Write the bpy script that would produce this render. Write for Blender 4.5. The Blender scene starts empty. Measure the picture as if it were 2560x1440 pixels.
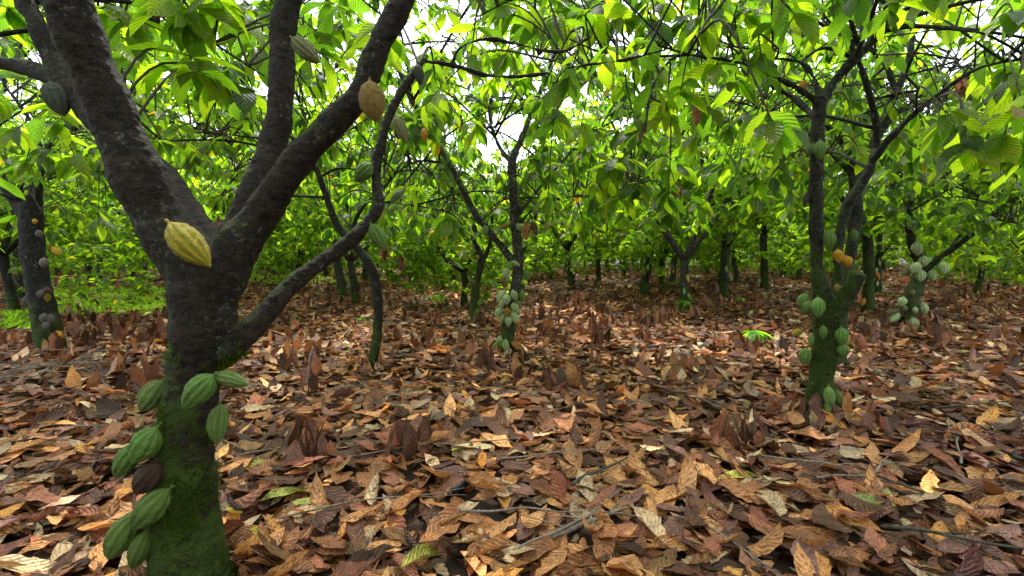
import bpy, math, random
import numpy as np
from mathutils import Vector, Matrix, noise

random.seed(7); noise.seed_set(7)
R = np.random.default_rng(11)
SC = bpy.context.scene
COL = SC.collection

# ---------------------------------------------------------------- camera
F = 1173.0; CAMH = 1.25; PITCH = math.atan(80 / F)
cam_d = bpy.data.cameras.new('camera'); cam = bpy.data.objects.new('camera', cam_d); COL.objects.link(cam)
cam_d.sensor_width = 36; cam_d.lens = 36 * F / 2560; cam_d.clip_start = .05; cam_d.clip_end = 600
cam.location = (0, 0, CAMH); cam.rotation_euler = (math.pi / 2 - PITCH, 0, 0)
SC.camera = cam
CAM = np.array([0, 0, CAMH]); FW = np.array([0, math.cos(PITCH), -math.sin(PITCH)]); UP = np.array([0, math.sin(PITCH), math.cos(PITCH)])

# ---------------------------------------------------------------- light
SUN_EL, SUN_AZ = math.radians(58), math.radians(-14)      # ahead of the camera, slightly left
w = bpy.data.worlds.new('World'); SC.world = w; w.use_nodes = True
nt = w.node_tree; nt.nodes.clear()
out = nt.nodes.new('ShaderNodeOutputWorld'); bg = nt.nodes.new('ShaderNodeBackground'); bg.inputs[1].default_value = .07
sky = nt.nodes.new('ShaderNodeTexSky'); sky.sky_type = 'NISHITA'; sky.sun_disc = False
sky.sun_elevation = SUN_EL; sky.sun_rotation = SUN_AZ; sky.dust_density = 3; sky.air_density = 1
mixc = nt.nodes.new('ShaderNodeMix'); mixc.data_type = 'RGBA'; mixc.inputs[0].default_value = .72
mixc.inputs[7].default_value = (10.0, 10.6, 11.6, 1)       # bright even cloud cover
nt.links.new(sky.outputs[0], mixc.inputs[6]); nt.links.new(mixc.outputs[2], bg.inputs[0]); nt.links.new(bg.outputs[0], out.inputs[0])
sd = bpy.data.lights.new('sun', 'SUN'); sd.energy = 1.5; sd.angle = math.radians(10); sd.color = (1, .95, .86)
so = bpy.data.objects.new('sun', sd); COL.objects.link(so)
sdir = Vector((math.sin(SUN_AZ) * math.cos(SUN_EL), math.cos(SUN_AZ) * math.cos(SUN_EL), math.sin(SUN_EL)))
so.rotation_euler = sdir.to_track_quat('Z', 'Y').to_euler()
SC.view_settings.view_transform = 'Standard'; SC.view_settings.look = 'None'; SC.view_settings.gamma = 1
SC.view_settings.exposure = 2.45
cy = SC.cycles
cy.max_bounces = 7; cy.diffuse_bounces = 4; cy.glossy_bounces = 2; cy.transmission_bounces = 5; cy.transparent_max_bounces = 4
cy.use_denoising = True; cy.sample_clamp_indirect = 6

# ---------------------------------------------------------------- projection helpers
def P(px, py, d):
    return CAM + d * (FW + np.array([(px - 1280) / F, 0, 0]) + UP * ((720 - py) / F))
def proj(p):
    p = np.atleast_2d(p) - CAM
    d = p @ FW
    dd = np.where(d > .05, d, .05)
    return 1280 + F * p[:, 0] / dd, 720 - F * (p @ UP) / dd, d
def ground_z(x, y):
    x = np.asarray(x, float); y = np.asarray(y, float)
    z = .02 * np.maximum(0, np.minimum(y, 60) - 8)
    z = z + .022 * np.sin(x * 1.7 + .6 * y) + .02 * np.sin(y * 2.1 - x * .7 + 1.3) + .012 * np.sin(x * 4.1 + y * 3.3)
    return z
def base_at(px, py):
    d = F * CAMH / (py - 640)
    for _ in range(40):
        p = P(px, py, d)
        gz = float(ground_z(p[0], p[1]))
        d2 = d * (CAMH - gz) / max(.02, CAMH - p[2]); d = .5 * d + .5 * d2
    return P(px, py, d), d

# ---------------------------------------------------------------- object helpers
def props(o, label=None, cat=None, group=None, kind=None):
    if label: o['label'] = label
    if cat: o['category'] = cat
    if group: o['group'] = group
    if kind: o['kind'] = kind
    return o
def empty(name, loc, label, cat, group=None):
    o = bpy.data.objects.new(name, None); COL.objects.link(o); o.location = loc; o.empty_display_size = .1
    return props(o, label, cat, group)
def link(name, me, parent=None, mat=None, matrix=None):
    o = bpy.data.objects.new(name, me); COL.objects.link(o)
    if mat and len(me.materials) == 0: me.materials.append(mat)
    if parent is not None:
        o.parent = parent
        o.matrix_parent_inverse = parent_inv(parent)
    if matrix is not None: o.matrix_basis = matrix
    return o
def parent_inv(p):
    m = Matrix.Translation(p.location)
    if p.parent is not None: m = Matrix.Identity(4)
    return m.inverted()
def mesh_np(name, V, Q=None, T=None, uv=None, col=None, val=None, smooth=True):
    me = bpy.data.meshes.new(name)
    V = np.asarray(V, np.float32)
    loops = []; starts = []; n = 0
    if Q is not None and len(Q): loops.append(np.asarray(Q, np.int32).ravel()); starts.append(n + 4 * np.arange(len(Q))); n += 4 * len(Q)
    if T is not None and len(T): loops.append(np.asarray(T, np.int32).ravel()); starts.append(n + 3 * np.arange(len(T))); n += 3 * len(T)
    L = np.concatenate(loops); S = np.concatenate(starts)
    me.vertices.add(len(V)); me.vertices.foreach_set('co', V.ravel())
    me.loops.add(len(L)); me.loops.foreach_set('vertex_index', L)
    me.polygons.add(len(S)); me.polygons.foreach_set('loop_start', S.astype(np.int32))
    me.update(calc_edges=True)
    if uv is not None:
        l = me.uv_layers.new(name='UVMap'); l.data.foreach_set('uv', np.asarray(uv, np.float32)[L].ravel())
    if col is not None:
        a = me.color_attributes.new('col', 'FLOAT_COLOR', 'POINT')
        c = np.ones((len(V), 4), np.float32); c[:, :3] = col; a.data.foreach_set('color', c.ravel())
    if val is not None:
        a = me.attributes.new('val', 'FLOAT', 'POINT'); a.data.foreach_set('value', np.asarray(val, np.float32))
    me.polygons.foreach_set('use_smooth', np.full(len(S), smooth))
    me.validate()
    return me

# ---------------------------------------------------------------- materials
class N:
    def __init__(s, name):
        s.m = bpy.data.materials.new(name); s.m.use_nodes = True; s.t = s.m.node_tree; s.t.nodes.clear()
    def n(s, typ, **k):
        o = s.t.nodes.new(typ)
        for a, b in k.items(): setattr(o, a, b)
        return o
    def l(s, a, b): s.t.links.new(a, b)
    def val(s, node, i, v):
        if hasattr(v, 'is_output'): s.l(v, node.inputs[i])
        else: node.inputs[i].default_value = v
    def math(s, op, a, b=0., c=None):
        o = s.n('ShaderNodeMath', operation=op); s.val(o, 0, a); s.val(o, 1, b)
        if c is not None: s.val(o, 2, c)
        return o.outputs[0]
    def mix(s, f, a, b, mode='MIX'):
        o = s.n('ShaderNodeMix', data_type='RGBA', blend_type=mode); s.val(o, 0, f); s.val(o, 6, a); s.val(o, 7, b); return o.outputs[2]
    def noise(s, scale, vec=None, detail=3, rough=.6, dist=0):
        o = s.n('ShaderNodeTexNoise'); o.inputs['Scale'].default_value = scale; o.inputs['Detail'].default_value = detail
        o.inputs['Roughness'].default_value = rough; o.inputs['Distortion'].default_value = dist
        if vec is not None: s.l(vec, o.inputs['Vector'])
        return o.outputs[0]
    def ramp(s, v, a, b):
        o = s.n('ShaderNodeMapRange', interpolation_type='SMOOTHSTEP'); s.val(o, 0, v); o.inputs[1].default_value = a; o.inputs[2].default_value = b; return o.outputs[0]
def c4(c): return (c[0], c[1], c[2], 1)

def leaf_material(name, live):
    M = N(name)
    at = M.n('ShaderNodeAttribute', attribute_name='col').outputs[0]
    uv = M.n('ShaderNodeUVMap'); sx = M.n('ShaderNodeSeparateXYZ'); M.l(uv.outputs[0], sx.inputs[0])
    u, v = sx.outputs[0], sx.outputs[1]
    a = M.math('ABSOLUTE', M.math('MULTIPLY_ADD', v, 2., -1.))
    wn = M.noise(14, M.n('ShaderNodeNewGeometry').outputs[0], 2)
    s = M.math('ADD', M.math('MULTIPLY_ADD', u, 9., M.math('MULTIPLY', a, -2.4)), M.math('MULTIPLY', wn, .8 if live else 2.6))
    h = M.math('ABSOLUTE', M.math('SINE', M.math('MULTIPLY', s, math.pi)))          # 0 on the vein, 1 between
    vein = M.math('SUBTRACT', 1., M.ramp(h, 0., .30))
    mid = M.math('SUBTRACT', 1., M.ramp(a, .02, .07))
    vm = M.math('MAXIMUM', M.math('MULTIPLY', vein, .6), mid)
    geo = M.n('ShaderNodeNewGeometry').outputs[0]
    n1 = M.noise(18, geo, 3); n2 = M.noise(70, geo, 3, .7)
    if live:
        c = M.mix(M.math('MULTIPLY', vm, .35), at, (.16, .22, .05, 1))
        c = M.mix(M.ramp(n1, .35, .7), c, M.mix(1., c, (.62, .72, .6, 1), 'MULTIPLY'))
        c = M.mix(M.math('MULTIPLY', M.ramp(M.noise(26, geo, 3, .6), .68, .74), .8), c, (.09, .055, .02, 1))
    else:
        dark = M.mix(1., at, (.36, .30, .27, 1), 'MULTIPLY')
        lite = M.mix(1., at, (1.85, 1.75, 1.5, 1), 'MULTIPLY')
        c = M.mix(M.ramp(n1, .36, .66), at, lite)
        c = M.mix(M.math('MULTIPLY', M.ramp(n2, .50, .66), .85), c, dark)
        c = M.mix(M.math('MULTIPLY', M.ramp(M.noise(9, geo, 4, .7), .52, .66), .55), c, dark)
        c = M.mix(M.math('MULTIPLY', vm, .35), c, dark)
    b = M.n('ShaderNodeBump'); b.inputs['Strength'].default_value = .75 if live else .8; b.inputs['Distance'].default_value = .006
    hh = M.math('ADD', M.math('MULTIPLY', h, 1. if live else .9), M.math('MULTIPLY', n2, .3 if live else .9))
    M.l(hh, b.inputs['Height'])
    p = M.n('ShaderNodeBsdfPrincipled'); M.l(c, p.inputs['Base Color']); M.l(b.outputs[0], p.inputs['Normal'])
    p.inputs['Roughness'].default_value = .36 if live else .45
    p.inputs['Specular IOR Level'].default_value = .5 if live else .28
    t = M.n('ShaderNodeBsdfTranslucent'); M.l(b.outputs[0], t.inputs['Normal'])
    M.l(M.mix(1., at, (6.6, 6.1, 1.2, 1) if live else (1.5, 1.1, .7, 1), 'MULTIPLY'), t.inputs[0])
    m = M.n('ShaderNodeMixShader'); m.inputs[0].default_value = .62 if live else .18
    M.l(p.outputs[0], m.inputs[1]); M.l(t.outputs[0], m.inputs[2])
    o = M.n('ShaderNodeOutputMaterial'); M.l(m.outputs[0], o.inputs[0]); return M.m

def bark_material(name, base, dark, moss_top, moss_amt, lichen, wet=.55):
    M = N(name)
    pos = M.n('ShaderNodeNewGeometry'); g = pos.outputs[0]; nrm = pos.outputs[1]
    sp = M.n('ShaderNodeSeparateXYZ'); M.l(g, sp.inputs[0])
    mp = M.n('ShaderNodeMapping'); M.l(g, mp.inputs[0]); mp.inputs['Scale'].default_value = (1, 1, 1.7)
    big = M.noise(5, g, 4, .6); midn = M.noise(26, mp.outputs[0], 8, .78, .25); fine = M.noise(150, g, 5, .75)
    c = M.mix(M.ramp(midn, .42, .60), c4(dark), c4(base))
    c = M.mix(M.math('MULTIPLY', M.ramp(fine, .52, .64), .45), c, c4([x * 2.0 for x in base]))
    c = M.mix(M.ramp(big, .5, .72), c, c4([x * 1.25 for x in base]))
    # lichen spots
    vo = M.n('ShaderNodeTexVoronoi'); vo.inputs['Scale'].default_value = 38; vo.inputs['Randomness'].default_value = 1
    wv = M.n('ShaderNodeVectorMath', operation='ADD'); M.l(g, wv.inputs[0])
    nz = M.n('ShaderNodeTexNoise'); nz.inputs['Scale'].default_value = 40; M.l(g, nz.inputs['Vector'])
    sc = M.n('ShaderNodeVectorMath', operation='SCALE'); M.l(nz.outputs[1], sc.inputs[0]); sc.inputs[3].default_value = .05
    M.l(sc.outputs[0], wv.inputs[1]); M.l(wv.outputs[0], vo.inputs[0])
    spot = M.math('SUBTRACT', 1., M.ramp(vo.outputs[0], .22, .42))
    reg = M.ramp(M.noise(7, g, 5, .7), .52 - .16 * lichen, .62 - .10 * lichen)
    lich = M.math('MULTIPLY', M.math('MULTIPLY', spot, reg), M.ramp(fine, .35, .55))
    c = M.mix(M.math('MULTIPLY', lich, min(1, .25 + .75 * lichen)), c, (.36, .39, .33, 1))
    broad = M.math('MULTIPLY', M.ramp(M.noise(4.5, g, 8, .85), .54, .62), .42 * lichen)
    c = M.mix(broad, c, (.19, .20, .17, 1))
    # moss: low on the stem and on faces turned up
    hz = M.math('SUBTRACT', 1., M.ramp(sp.outputs[2], moss_top * .25, moss_top))
    sn = M.n('ShaderNodeSeparateXYZ'); M.l(nrm, sn.inputs[0])
    side = M.math('ADD', M.math('MULTIPLY', sn.outputs[2], .5), M.math('MULTIPLY', sn.outputs[0], -.4))
    mm = M.math('ADD', M.math('ADD', M.math('MULTIPLY', hz, .35), M.math('MULTIPLY', side, .30)), M.math('MULTIPLY', M.noise(7, g, 6, .8), 1.25))
    ms = M.math('MULTIPLY', M.ramp(mm, .72, .92), moss_amt)
    mc = M.mix(M.noise(45, g, 4, .8), (.010, .024, .002, 1), (.085, .14, .008, 1))
    c = M.mix(ms, c, mc)
    mp2 = M.n('ShaderNodeMapping'); M.l(wv.outputs[0], mp2.inputs[0]); mp2.inputs['Scale'].default_value = (1, 1, 2.1)
    vc = M.n('ShaderNodeTexVoronoi', feature='DISTANCE_TO_EDGE'); vc.inputs['Scale'].default_value = 21; M.l(mp2.outputs[0], vc.inputs[0])
    crack = M.math('MULTIPLY', M.math('SUBTRACT', 1., M.ramp(vc.outputs[0], 0., .07)), M.ramp(big, .42, .6))
    c = M.mix(M.math('MULTIPLY', crack, .7), c, c4([x * .3 for x in dark]))
    hgt = M.math('ADD', M.math('MULTIPLY', midn, 1.), M.math('ADD', M.math('ADD', M.math('MULTIPLY', fine, .5), M.math('MULTIPLY', crack, -.7)), M.math('MULTIPLY', ms, .3)))
    b = M.n('ShaderNodeBump'); b.inputs['Strength'].default_value = 1; b.inputs['Distance'].default_value = .035; M.l(hgt, b.inputs['Height'])
    p = M.n('ShaderNodeBsdfPrincipled'); M.l(c, p.inputs['Base Color']); M.l(b.outputs[0], p.inputs['Normal'])
    p.inputs['Roughness'].default_value = wet + .15; p.inputs['Specular IOR Level'].default_value = .22
    o = M.n('ShaderNodeOutputMaterial'); M.l(p.outputs[0], o.inputs[0]); return M.m

def pod_material(name, skin, groove, spot=None, rough=.5):
    M = N(name)
    at = M.n('ShaderNodeAttribute', attribute_name='val').outputs[2]
    tc = M.n('ShaderNodeTexCoord').outputs[3]
    ri = M.n('ShaderNodeObjectInfo').outputs[5]
    n1 = M.noise(6, tc, 4, .7); n2 = M.noise(28, tc, 3, .7)
    c = M.mix(M.ramp(at, .15, .8), c4(groove), c4(skin))
    c = M.mix(M.math('MULTIPLY', M.ramp(n1, .45, .7), .5), c, M.mix(1., c, (.55, .6, .5, 1), 'MULTIPLY'))
    c = M.mix(M.math('MULTIPLY', M.ramp(n2, .58, .72), .5), c, c4(spot or [x * .45 for x in skin]))
    c = M.mix(M.math('MULTIPLY', M.ramp(M.noise(3.2, tc, 6, .8), .60, .66), .7), c, (.07, .05, .02, 1))
    hs = M.n('ShaderNodeHueSaturation'); M.l(c, hs.inputs['Color']); M.l(M.math('MULTIPLY_ADD', ri, .5, .75), hs.inputs['Value'])
    M.l(M.math('MULTIPLY_ADD', ri, .03, .485), hs.inputs['Hue'])
    b = M.n('ShaderNodeBump'); b.inputs['Strength'].default_value = .9; b.inputs['Distance'].default_value = .02; M.l(n2, b.inputs['Height'])
    p = M.n('ShaderNodeBsdfPrincipled'); M.l(hs.outputs[0], p.inputs['Base Color']); M.l(b.outputs[0], p.inputs['Normal'])
    p.inputs['Roughness'].default_value = rough + .1; p.inputs['Specular IOR Level'].default_value = .28
    o = M.n('ShaderNodeOutputMaterial'); M.l(p.outputs[0], o.inputs[0]); return M.m

def plain(name, a, b, scale=30, rough=.8):
    M = N(name); g = M.n('ShaderNodeNewGeometry').outputs[0]
    n = M.noise(scale, g, 5, .7); c = M.mix(M.ramp(n, .3, .7), c4(a), c4(b))
    bu = M.n('ShaderNodeBump'); bu.inputs['Distance'].default_value = .01; M.l(n, bu.inputs['Height'])
    p = M.n('ShaderNodeBsdfPrincipled'); M.l(c, p.inputs['Base Color']); M.l(bu.outputs[0], p.inputs['Normal']); p.inputs['Roughness'].default_value = rough
    p.inputs['Specular IOR Level'].default_value = .25
    o = M.n('ShaderNodeOutputMaterial'); M.l(p.outputs[0], o.inputs[0]); return M.m

M_LEAF = leaf_material('live_leaf', True); M_DRY = leaf_material('dry_leaf', False)
M_BARK_A = bark_material('dark_bark_mossy_foot', (.048, .029, .018), (.005, .0045, .0045), 1.2, 1., .14)
M_BARK_B = bark_material('pale_lichen_bark', (.070, .060, .048), (.016, .015, .013), .8, .9, .8)
M_BARK_C = bark_material('mossy_bark', (.036, .032, .021), (.008, .008, .006), 1.7, .75, .3)
M_BARK_F = bark_material('dark_thin_bark', (.032, .026, .020), (.008, .007, .006), .9, .8, .25)
M_TWIG = plain('twig_bark', (.10, .075, .055), (.25, .21, .17), 60)
M_TWIGD = plain('dark_twig', (.03, .026, .018), (.075, .065, .04), 40)
M_SOIL = plain('soil', (.028, .019, .013), (.07, .045, .03), 9, .95)
M_GRASS = plain('grass_blade', (.09, .16, .02), (.16, .26, .04), 3, .6)
M_CHAR = plain('black_husk', (.006, .006, .008), (.03, .03, .035), 40, .5)
PODM = {
 'green': pod_material('green_pod_skin', (.10, .185, .03), (.19, .29, .06)),
 'pale': pod_material('pale_green_pod_skin', (.25, .33, .12), (.52, .56, .32)),
 'lime': pod_material('fresh_green_pod_skin', (.14, .22, .045), (.24, .34, .09)),
 'yellow': pod_material('yellow_pod_skin', (.27, .22, .022), (.42, .25, .012), (.10, .10, .012)),
 'gold': pod_material('golden_pod_skin', (.34, .22, .045), (.40, .28, .06), (.18, .10, .02)),
 'orange': pod_material('orange_pod_skin', (.60, .24, .015), (.65, .33, .03), (.10, .03, .01)),
 'dark': pod_material('dark_pod_skin', (.045, .05, .035), (.08, .085, .06)),
 'brown': pod_material('rotten_brown_pod_skin', (.06, .028, .018), (.10, .045, .02), (.02, .01, .008)),
 'olive': pod_material('olive_pod_skin', (.13, .12, .05), (.26, .24, .10), (.06, .04, .02)),
 'grey': pod_material('grey_pink_pod_skin', (.13, .105, .095), (.2, .165, .15)),
}

# ---------------------------------------------------------------- leaves (vectorised)
def leaf_grid(nu, nv):
    u = np.linspace(0, 1, nu + 1); v = np.linspace(-1, 1, nv + 1)
    U, Vv = np.meshgrid(u, v, indexing='ij'); U = U.ravel(); Vv = Vv.ravel()
    i = np.arange(nu)[:, None] * (nv + 1) + np.arange(nv)[None, :]
    i = i.ravel(); q = np.stack([i, i + nv + 1, i + nv + 2, i + 1], 1)
    return U, Vv, q
def leaf_batch(pos, B, L, W, bend, fold, roll, wave, ph, col, nu, nv, twist=None, ragged=0):
    """pos (n,3) leaf base, B (n,3,3) rows = length, width, normal directions"""
    n = len(pos); U, V, q = leaf_grid(nu, nv); k = len(U)
    u = U[None]; v = V[None]; L = L[:, None]; W = W[:, None]; bend = bend[:, None]; fold = fold[:, None]
    roll = roll[:, None]; wave = wave[:, None]; ph = ph[:, None]
    prof = np.sin(np.pi * np.clip(u, 0, 1) ** .92) ** .78 * (1.02 - .12 * u)
    prof = np.where(u > .86, prof * (1 - .35 * np.sin(np.pi * (u - .86) / .14)), prof)
    prof = np.maximum(prof, np.where(u <= 0, .03, 0.))
    if ragged: prof = prof * (1 + np.where(np.abs(v) > .9, np.random.default_rng(n * 7 + nu).normal(-.03, ragged, (n, k)), 0))
    hw = W * .5 * prof * (1 + .06 * np.sin(9 * u + ph) * np.sign(v))
    bs = np.where(np.abs(bend) < .02, .02, bend)
    x = L * np.sin(bs * u) / bs; z0 = -L * (1 - np.cos(bs * u)) / bs
    rs = np.where(np.abs(roll) < .02, .02, roll)
    y = hw * np.sin(rs * v) / rs
    zc = hw * (1 - np.cos(rs * v)) / rs + np.abs(v) * hw * fold
    zc = zc + wave * L * .5 * prof * (v * np.sin(7 * u + ph) + .6 * np.abs(v) * np.sin(15 * u + 2 * ph) + .25 * np.sin(11 * u - ph))
    y = y + wave * L * .25 * np.sin(5 * u + ph * 1.7)
    # normal of the bent midrib
    xx = x + zc * np.sin(bs * u); zz = z0 + zc * np.cos(bs * u)
    if twist is not None:
        ta = twist[:, None] * (u - .4); y, zz = y * np.cos(ta) - zc * np.sin(ta), zz + y * np.sin(ta)
    loc = np.stack([xx, y + 0 * xx, zz], 2)
    vv = np.einsum('nki,nij->nkj', loc, B) + pos[:, None, :]
    Q = (q[None] + (np.arange(n) * k)[:, None, None]).reshape(-1, 4)
    uv = np.stack([np.tile(U, n), np.tile(V * .5 + .5, n)], 1)
    c = np.repeat(col, k, 0)
    return vv.reshape(-1, 3), Q, uv, c
def frames(xd, up=None, roll=None):
    """rows x,y,z with x along xd and z as near to up as possible"""
    x = xd / np.linalg.norm(xd, axis=1, keepdims=True)
    if up is None: up = np.tile([0, 0, 1.], (len(x), 1))
    y = np.cross(up, x); ln = np.linalg.norm(y, axis=1, keepdims=True)
    y = np.where(ln < 1e-3, [[1., 0, 0]], y / np.maximum(ln, 1e-6)); z = np.cross(x, y)
    if roll is not None:
        c, s = np.cos(roll)[:, None], np.sin(roll)[:, None]; y, z = y * c + z * s, z * c - y * s
    return np.stack([x, y, z], 1)
def leaf_variant(name, i, col, mat, live, nu=10, nv=4):
    r = np.random.default_rng(900 + i)
    one = np.ones(1)
    if live:
        a = (one * r.uniform(.2, 1.1), one * r.uniform(.05, .4), one * r.uniform(-.3, .5), one * r.uniform(.01, .035))
    else:
        a = (one * r.normal(.15, .5), one * r.uniform(-.15, .4), one * r.choice([r.uniform(-.6, .6), r.uniform(.6, 1.9)]), one * r.uniform(.03, .09))
    V, Q, uv, c = leaf_batch(np.zeros((1, 3)), np.eye(3)[None], one, one * r.uniform(.34, .46), a[0], a[1], a[2], a[3], one * r.uniform(0, 6.28),
                             np.array([col]), nu, nv, one * r.uniform(-.8, .8) * (0.4 if live else 1.2), 0 if live else .09)
    me = mesh_np(name, V, Q, None, uv, c); me.materials.append(mat); return me

def live_cols(n, young=.12):
    base = np.array([[.030, .066, .012], [.040, .088, .013], [.022, .052, .013], [.055, .105, .012], [.034, .075, .016]])
    c = base[R.integers(0, 5, n)] * R.uniform(.75, 1.25, (n, 1))
    y = R.random(n) < young; c[y] = np.array([.085, .135, .014]) * R.uniform(.8, 1.2, (y.sum(), 1))
    y = R.random(n) < .012; c[y] = [.16, .10, .02]
    return c
LIVE_V = [leaf_variant('leaf_mesh', i, c, M_LEAF, True) for i, c in enumerate(live_cols(24, .25))]

# ---------------------------------------------------------------- tubes and trees
def catmull(pts, n=6):
    p = np.asarray(pts, float); p = np.vstack([2 * p[0] - p[1], p, 2 * p[-1] - p[-2]]); o = []
    for i in range(1, len(p) - 2):
        for t in np.arange(n) / n:
            a, b, c, d = p[i - 1], p[i], p[i + 1], p[i + 2]
            o.append(.5 * (2 * b + (c - a) * t + (2 * a - 5 * b + 4 * c - d) * t * t + (3 * b - a - 3 * c + d) * t ** 3))
    o.append(p[-2]); return np.array(o)
def tube(path, seg=12, cap=True):
    """path (n,4): x y z r. Returns V, Q, T of a closed tube"""
    p = path[:, :3]; r = path[:, 3]; n = len(p)
    t = np.gradient(p, axis=0); t /= np.linalg.norm(t, axis=1, keepdims=True) + 1e-9
    ref = np.array([1., 0, 0]) if abs(t[0][0]) < .8 else np.array([0, 1., 0])
    a = np.cross(t[0], ref); a /= np.linalg.norm(a); V = []
    ang = np.linspace(0, 2 * np.pi, seg, endpoint=False)
    for i in range(n):
        a = a - t[i] * (a @ t[i]); a /= np.linalg.norm(a); b = np.cross(t[i], a)
        V.append(p[i] + r[i] * (np.cos(ang)[:, None] * a + np.sin(ang)[:, None] * b))
    V = np.vstack(V)
    i = np.arange(n - 1)[:, None] * seg; j = np.arange(seg)[None]; j2 = (j + 1) % seg
    Q = np.stack([(i + j).ravel(), (i + j2).ravel(), (i + seg + j2).ravel(), (i + seg + j).ravel()], 1)
    T = np.zeros((0, 3), int)
    if cap:
        V = np.vstack([V, p[0] - t[0] * r[0] * .3, p[-1] + t[-1] * r[-1] * .3]); m = n * seg; j = j.ravel(); j2 = j2.ravel()
        T = np.vstack([np.stack([np.full(seg, m), j2, j], 1), np.stack([np.full(seg, m + 1), (n - 1) * seg + j, (n - 1) * seg + j2], 1)])
    return V, Q, T
class Bag:
    def __init__(s): s.V = []; s.Q = []; s.T = []; s.n = 0; s.uv = []; s.c = []
    def add(s, V, Q, T=None, uv=None, c=None):
        s.V.append(V); s.Q.append(np.asarray(Q) + s.n)
        if T is not None and len(T): s.T.append(np.asarray(T) + s.n)
        if uv is not None: s.uv.append(uv); s.c.append(c)
        s.n += len(V)
    def mesh(s, name, mat):
        me = mesh_np(name, np.vstack(s.V), np.vstack(s.Q), np.vstack(s.T) if s.T else None, np.vstack(s.uv) if s.uv else None, np.vstack(s.c) if s.c else None)
        me.materials.append(mat); return me
def pxpath(pts, d0=None, rs=1.):
    """(px, py, width_px, depth) nodes -> world path with radii"""
    o = []
    for q in pts:
        d = q[3] if len(q) > 3 else d0
        o.append([*P(q[0], q[1], d), q[2] * d / F / 2 * rs])
    return np.array(o)

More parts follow.
